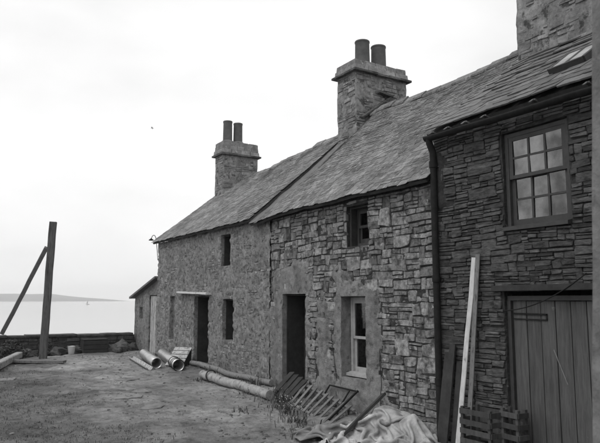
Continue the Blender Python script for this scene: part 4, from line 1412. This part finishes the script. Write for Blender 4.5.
# folded sheet hanging over the right of the heap
stack = [(-.48, 6.46, .36, .20, .16)]
cloth('canvas_sheet', cloth_sim(56, (1.0, .9), (-.52, 6.44), (.62, .66), stack, 15, ang=.2, wall=-.15, fold=.05), M['canvas'], 'smaller folded canvas sheet bunched at the right of the heap', 'canvas sheet')
mb = MB(); mb.beam((-.47, 7.08, .42), (-1.40, 6.97, -.12), .035, .10, up=(-.2, -1, .3), seg=5, jit=.004)
tag(mb.build('dark_plank', M['wood_dark']), 'dark narrow plank lying aslant across the canvas heap', 'plank')

# ------------------------------------------------------------------ boards and crates against the near house
mb = MB(); mb.beam((-.33, 5.83, -.19), (-.055, 5.69, 2.30), .062, .025, up=(-1, -.3, 0), seg=10, jit=.004, bev=.12)
tag(mb.build('pale_board', M['white_board']), 'long narrow whitish board leaning on the near house, front one of two', 'board', 'boards leaning on the near house')
mb = MB(); mb.beam((-.22, 5.76, -.18), (-.055, 5.625, 2.34), .062, .022, up=(-1, -.2, 0), seg=8, jit=.003, bev=.12)
tag(mb.build('pale_board', M['wood_mid']), 'greyer board leaning on the near house just behind the whitish one', 'board', 'boards leaning on the near house')
for (y, dy, top, x, w, lab) in ((6.24, -.03, 1.05, -.24, .09, 'dark board leaning next to the black downpipe'), (6.13, -.02, 1.16, -.26, .10, 'dark board leaning between the downpipe and the whitish board'),
                           (6.02, -.02, .92, -.20, .09, 'shortest dark board leaning behind the whitish board')):
    mb = MB(); mb.beam((x, y, -.18), (-.06, y+dy, top), w, .025, up=(-1, 0, 0), seg=3, jit=.004)
    tag(mb.build('dark_board', M['wood_dark']), lab, 'board', 'dark boards leaning by the downpipe')
slat_crate('slatted_crate', 'slatted wooden crate at the foot of the whitish board', Vector((-.22, 5.48, G(-.3, 5.4))), R(90), .47, .30, .58, 5, M['wood_old'], slat_h=.062)
slat_crate('slatted_crate', 'slatted wooden crate in front of the plank store door', Vector((-.11, 5.11, G(-.2, 5.0))), R(86), .27, .16, .64, 5, M['wood_old'], slat_h=.06)

# ------------------------------------------------------------------ flagstones, pebbles, weeds, scrub
rnd = random.Random(91)
yard = bpy.data.objects['ground']
fl = [(-2.3, 13.4, .4, .25), (-3.2, 11.9, .3, .2), (-2.4, 10.6, .32, .22), (-2.9, 12.9, .5, .3), (-2.75, 12.1, .42, .3), (-2.95, 11.2, .45, .3), (-2.85, 10.3, .5, .3), (-4.6, 14.6, .6, .35), (-2.55, 11.6, .28, .2)]
for (x, y, a, b) in fl:
    k = 8; an = U(0, 6); vs = []; jr = [U(.72, 1.2) for _ in range(k)]
    for lev in (0, 1, 2):
        for i in range(k):
            q = 2*math.pi*i/k + an; r_ = jr[i]
            f = 1 if lev < 2 else .9
            vs.append((x + a*.62*r_*f*math.cos(q), y + b*1.1*r_*f*math.sin(q), G(x, y) + (-.05, .002, .006)[lev] + .012*N(q, x)))
    fs = [(l*k+i, l*k+(i+1) % k, (l+1)*k+(i+1) % k, (l+1)*k+i) for l in range(2) for i in range(k)] + [tuple(range(2*k, 3*k))]
    MB().add(vs, fs).build('flagstone', M['flag'], yard)

mb = MB()
for i in range(8500):
    y = 5.5 + 14 * rnd.random()**1.6; x = -6.2 + 6.1*rnd.random()
    if rnd.random() > .35 + .65*sm(-.1, .3, N(x*.8, y*.8, 3)) + .5*sm(-1.2, -.2, x): continue
    s = .005 + .026*rnd.random()**5; z = G(x, y)
    a0 = rnd.random()*6.28; el_ = U(.7, 1.4); k = 6; vs = []
    for lev, (f, zz) in enumerate(((1.0, -.2), (1.0, .25), (.6, .6))):
        for i2 in range(k):
            q = a0 + 6.283*i2/k; r_ = s*f*U(.8, 1.2)
            vs.append((x + r_*math.cos(q)*el_, y + r_*math.sin(q), z + s*zz*U(.85, 1.15)))
    mb.add(vs, [(l_*k+i2, l_*k+(i2+1) % k, (l_+1)*k+(i2+1) % k, (l_+1)*k+i2) for l_ in range(2) for i2 in range(k)] + [tuple(range(2*k, 3*k))])
tag(mb.build('pebbles', M['pebble']), 'loose pebbles and grit scattered over the trodden yard', 'pebbles', kind='stuff')

def blades(mb, x, y, n_, h, spread, z=None):
    for i in range(n_):
        a = U(0, 6.283); r_ = abs(rnd.gauss(0, spread)); bx, by = x + r_*math.cos(a), y + r_*math.sin(a)
        if bx > -.06: bx = -.06 - U(0, .05)
        bz = (G(bx, by) if z is None else z) - .01
        hh = h*U(.4, 1.2); le = hh*U(.2, .9); a2 = U(0, 6.283); w = U(.004, .010) * (1 + h) if h > .07 else U(.0022, .0045)
        dx, dy = math.cos(a2)*le, math.sin(a2)*le; ex, ey = -math.sin(a2)*w, math.cos(a2)*w
        mb.add([(bx-ex, by-ey, bz), (bx+ex, by+ey, bz), (bx+dx*.4+ex*.9, by+dy*.4+ey*.9, bz+hh*.65), (bx+dx*.4-ex*.9, by+dy*.4-ey*.9, bz+hh*.65), (bx+dx, by+dy, bz+hh*U(.75, 1))],
               [(0, 1, 2, 3), (3, 2, 4)])
mb = MB()
for i in range(150):
    y = U(6.2, 18); blades(mb, -.14 - abs(rnd.gauss(0, .12)), y, int(U(4, 12)), U(.05, .16), .05)
for (x, y, n_, h, sp) in ((-.75, 9.55, 110, .16, .18), (-.9, 9.2, 110, .14, .2), (-.5, 10.1, 80, .17, .16), (-1.05, 8.75, 110, .15, .2), (-.35, 11.2, 60, .2, .15), (-.75, 10.6, 60, .12, .15),
                          (-1.2, 8.2, 90, .13, .22), (-1.45, 7.75, 60, .11, .2), (-.4, 12.0, 40, .14, .12), (-1.0, 12.6, 30, .1, .1), (-1.6, 9.3, 45, .1, .15)):
    blades(mb, x, y, n_, h, sp)
for i in range(130):
    x, y = U(-6, -1), U(7, 19)
    if N(x*.5, y*.5, 8) > .02: blades(mb, x, y, int(U(3, 9)), U(.02, .06), .08)
tag(mb.build('weeds', M['leaf']), 'grass and weeds along the wall foot and round the log', 'weeds', kind='stuff')
mb = MB()
for i in range(26):
    x, y = -.85 + rnd.gauss(0, .12), 9.05 + rnd.gauss(0, .2); z = G(x, y) + U(.06, .2); s = U(.008, .016)
    mb.add([(x-s, y, z), (x, y-s, z+s*.5), (x+s, y, z), (x, y+s, z+s*.5), (x, y, z-s)], [(0, 1, 2, 3), (0, 4, 1), (1, 4, 2), (2, 4, 3), (3, 4, 0)])
tag(mb.build('white_flowers', M['petal']), 'tiny white flower heads among the weeds by the slatted pallet', 'flowers', kind='stuff')

# rough grass over the seaward side of the yard
def turf(x, y): return sm(-.25, .35, (-3.35 - .12*(y-9) - x)*.55 + .55*FB(x*.55, y*.55, 31) + .35*N(x*2, y*2, 6)) * sm(20.2, 17.5, y)
mb = MB()
for i in range(15000):
    x, y = U(-7.2, -2.2), 5.5 + 13.5*rnd.random()**1.5
    if rnd.random() > turf(x, y): continue
    blades(mb, x, y, 3, .022 + .04*rnd.random()**2, .05)
tag(mb.build('grass', M['turf']), 'short rough grass on the seaward side of the yard', 'grass', kind='stuff')

def scrub(c, rx, ry, h, n_, label):
    root = empty('scrub_bush', c, label, 'bush', 'scrub below the shore wall')
    mb = MB()
    for i in range(7):
        a = U(0, 6.28); mb.tube([c, Vector(c) + Vector((math.cos(a)*rx*.5, math.sin(a)*ry*.5, h*.5)), Vector(c) + Vector((math.cos(a)*rx*.8, math.sin(a)*ry*.8, h*U(.7, 1)))], [.015, .01, .004], 5)
    mb.build('stems', M['wood_dark'], root)
    mb = MB()
    for i in range(n_):
        d = Vector((rnd.gauss(0, 1), rnd.gauss(0, 1), rnd.gauss(0, 1))).normalized()
        if d.z < -.1: d.z = -d.z
        k = U(.4, 1) * (1 + .35*mn.noise(d*2.2 + Vector(c)))
        p_ = Vector(c) + Vector((d.x*rx*k, d.y*ry*k, d.z*h*k))
        s = U(.025, .06); e = Vector((U(-1, 1), U(-1, 1), U(-1, 1))).normalized(); f = e.cross(d).normalized()
        mb.add([p_-e*s, p_+f*s*.5, p_+e*s, p_-f*s*.5], [(0, 1, 2, 3)])
    tag(mb.build('foliage', M['leaf_dark'], root), kind='stuff')
scrub((-3.75, 19.6, G(-3.75, 19.6)), .45, .4, .50, 900, 'dark low scrub left of the tall post under the brace')
scrub((-4.6, 19.7, G(-4.6, 19.7)), .55, .4, .42, 900, 'dark low scrub at the left edge below the shore wall')
scrub((-2.75, 20.0, G(-2.75, 20.0)), .26, .25, .34, 450, 'small dark scrub right behind the tall post')
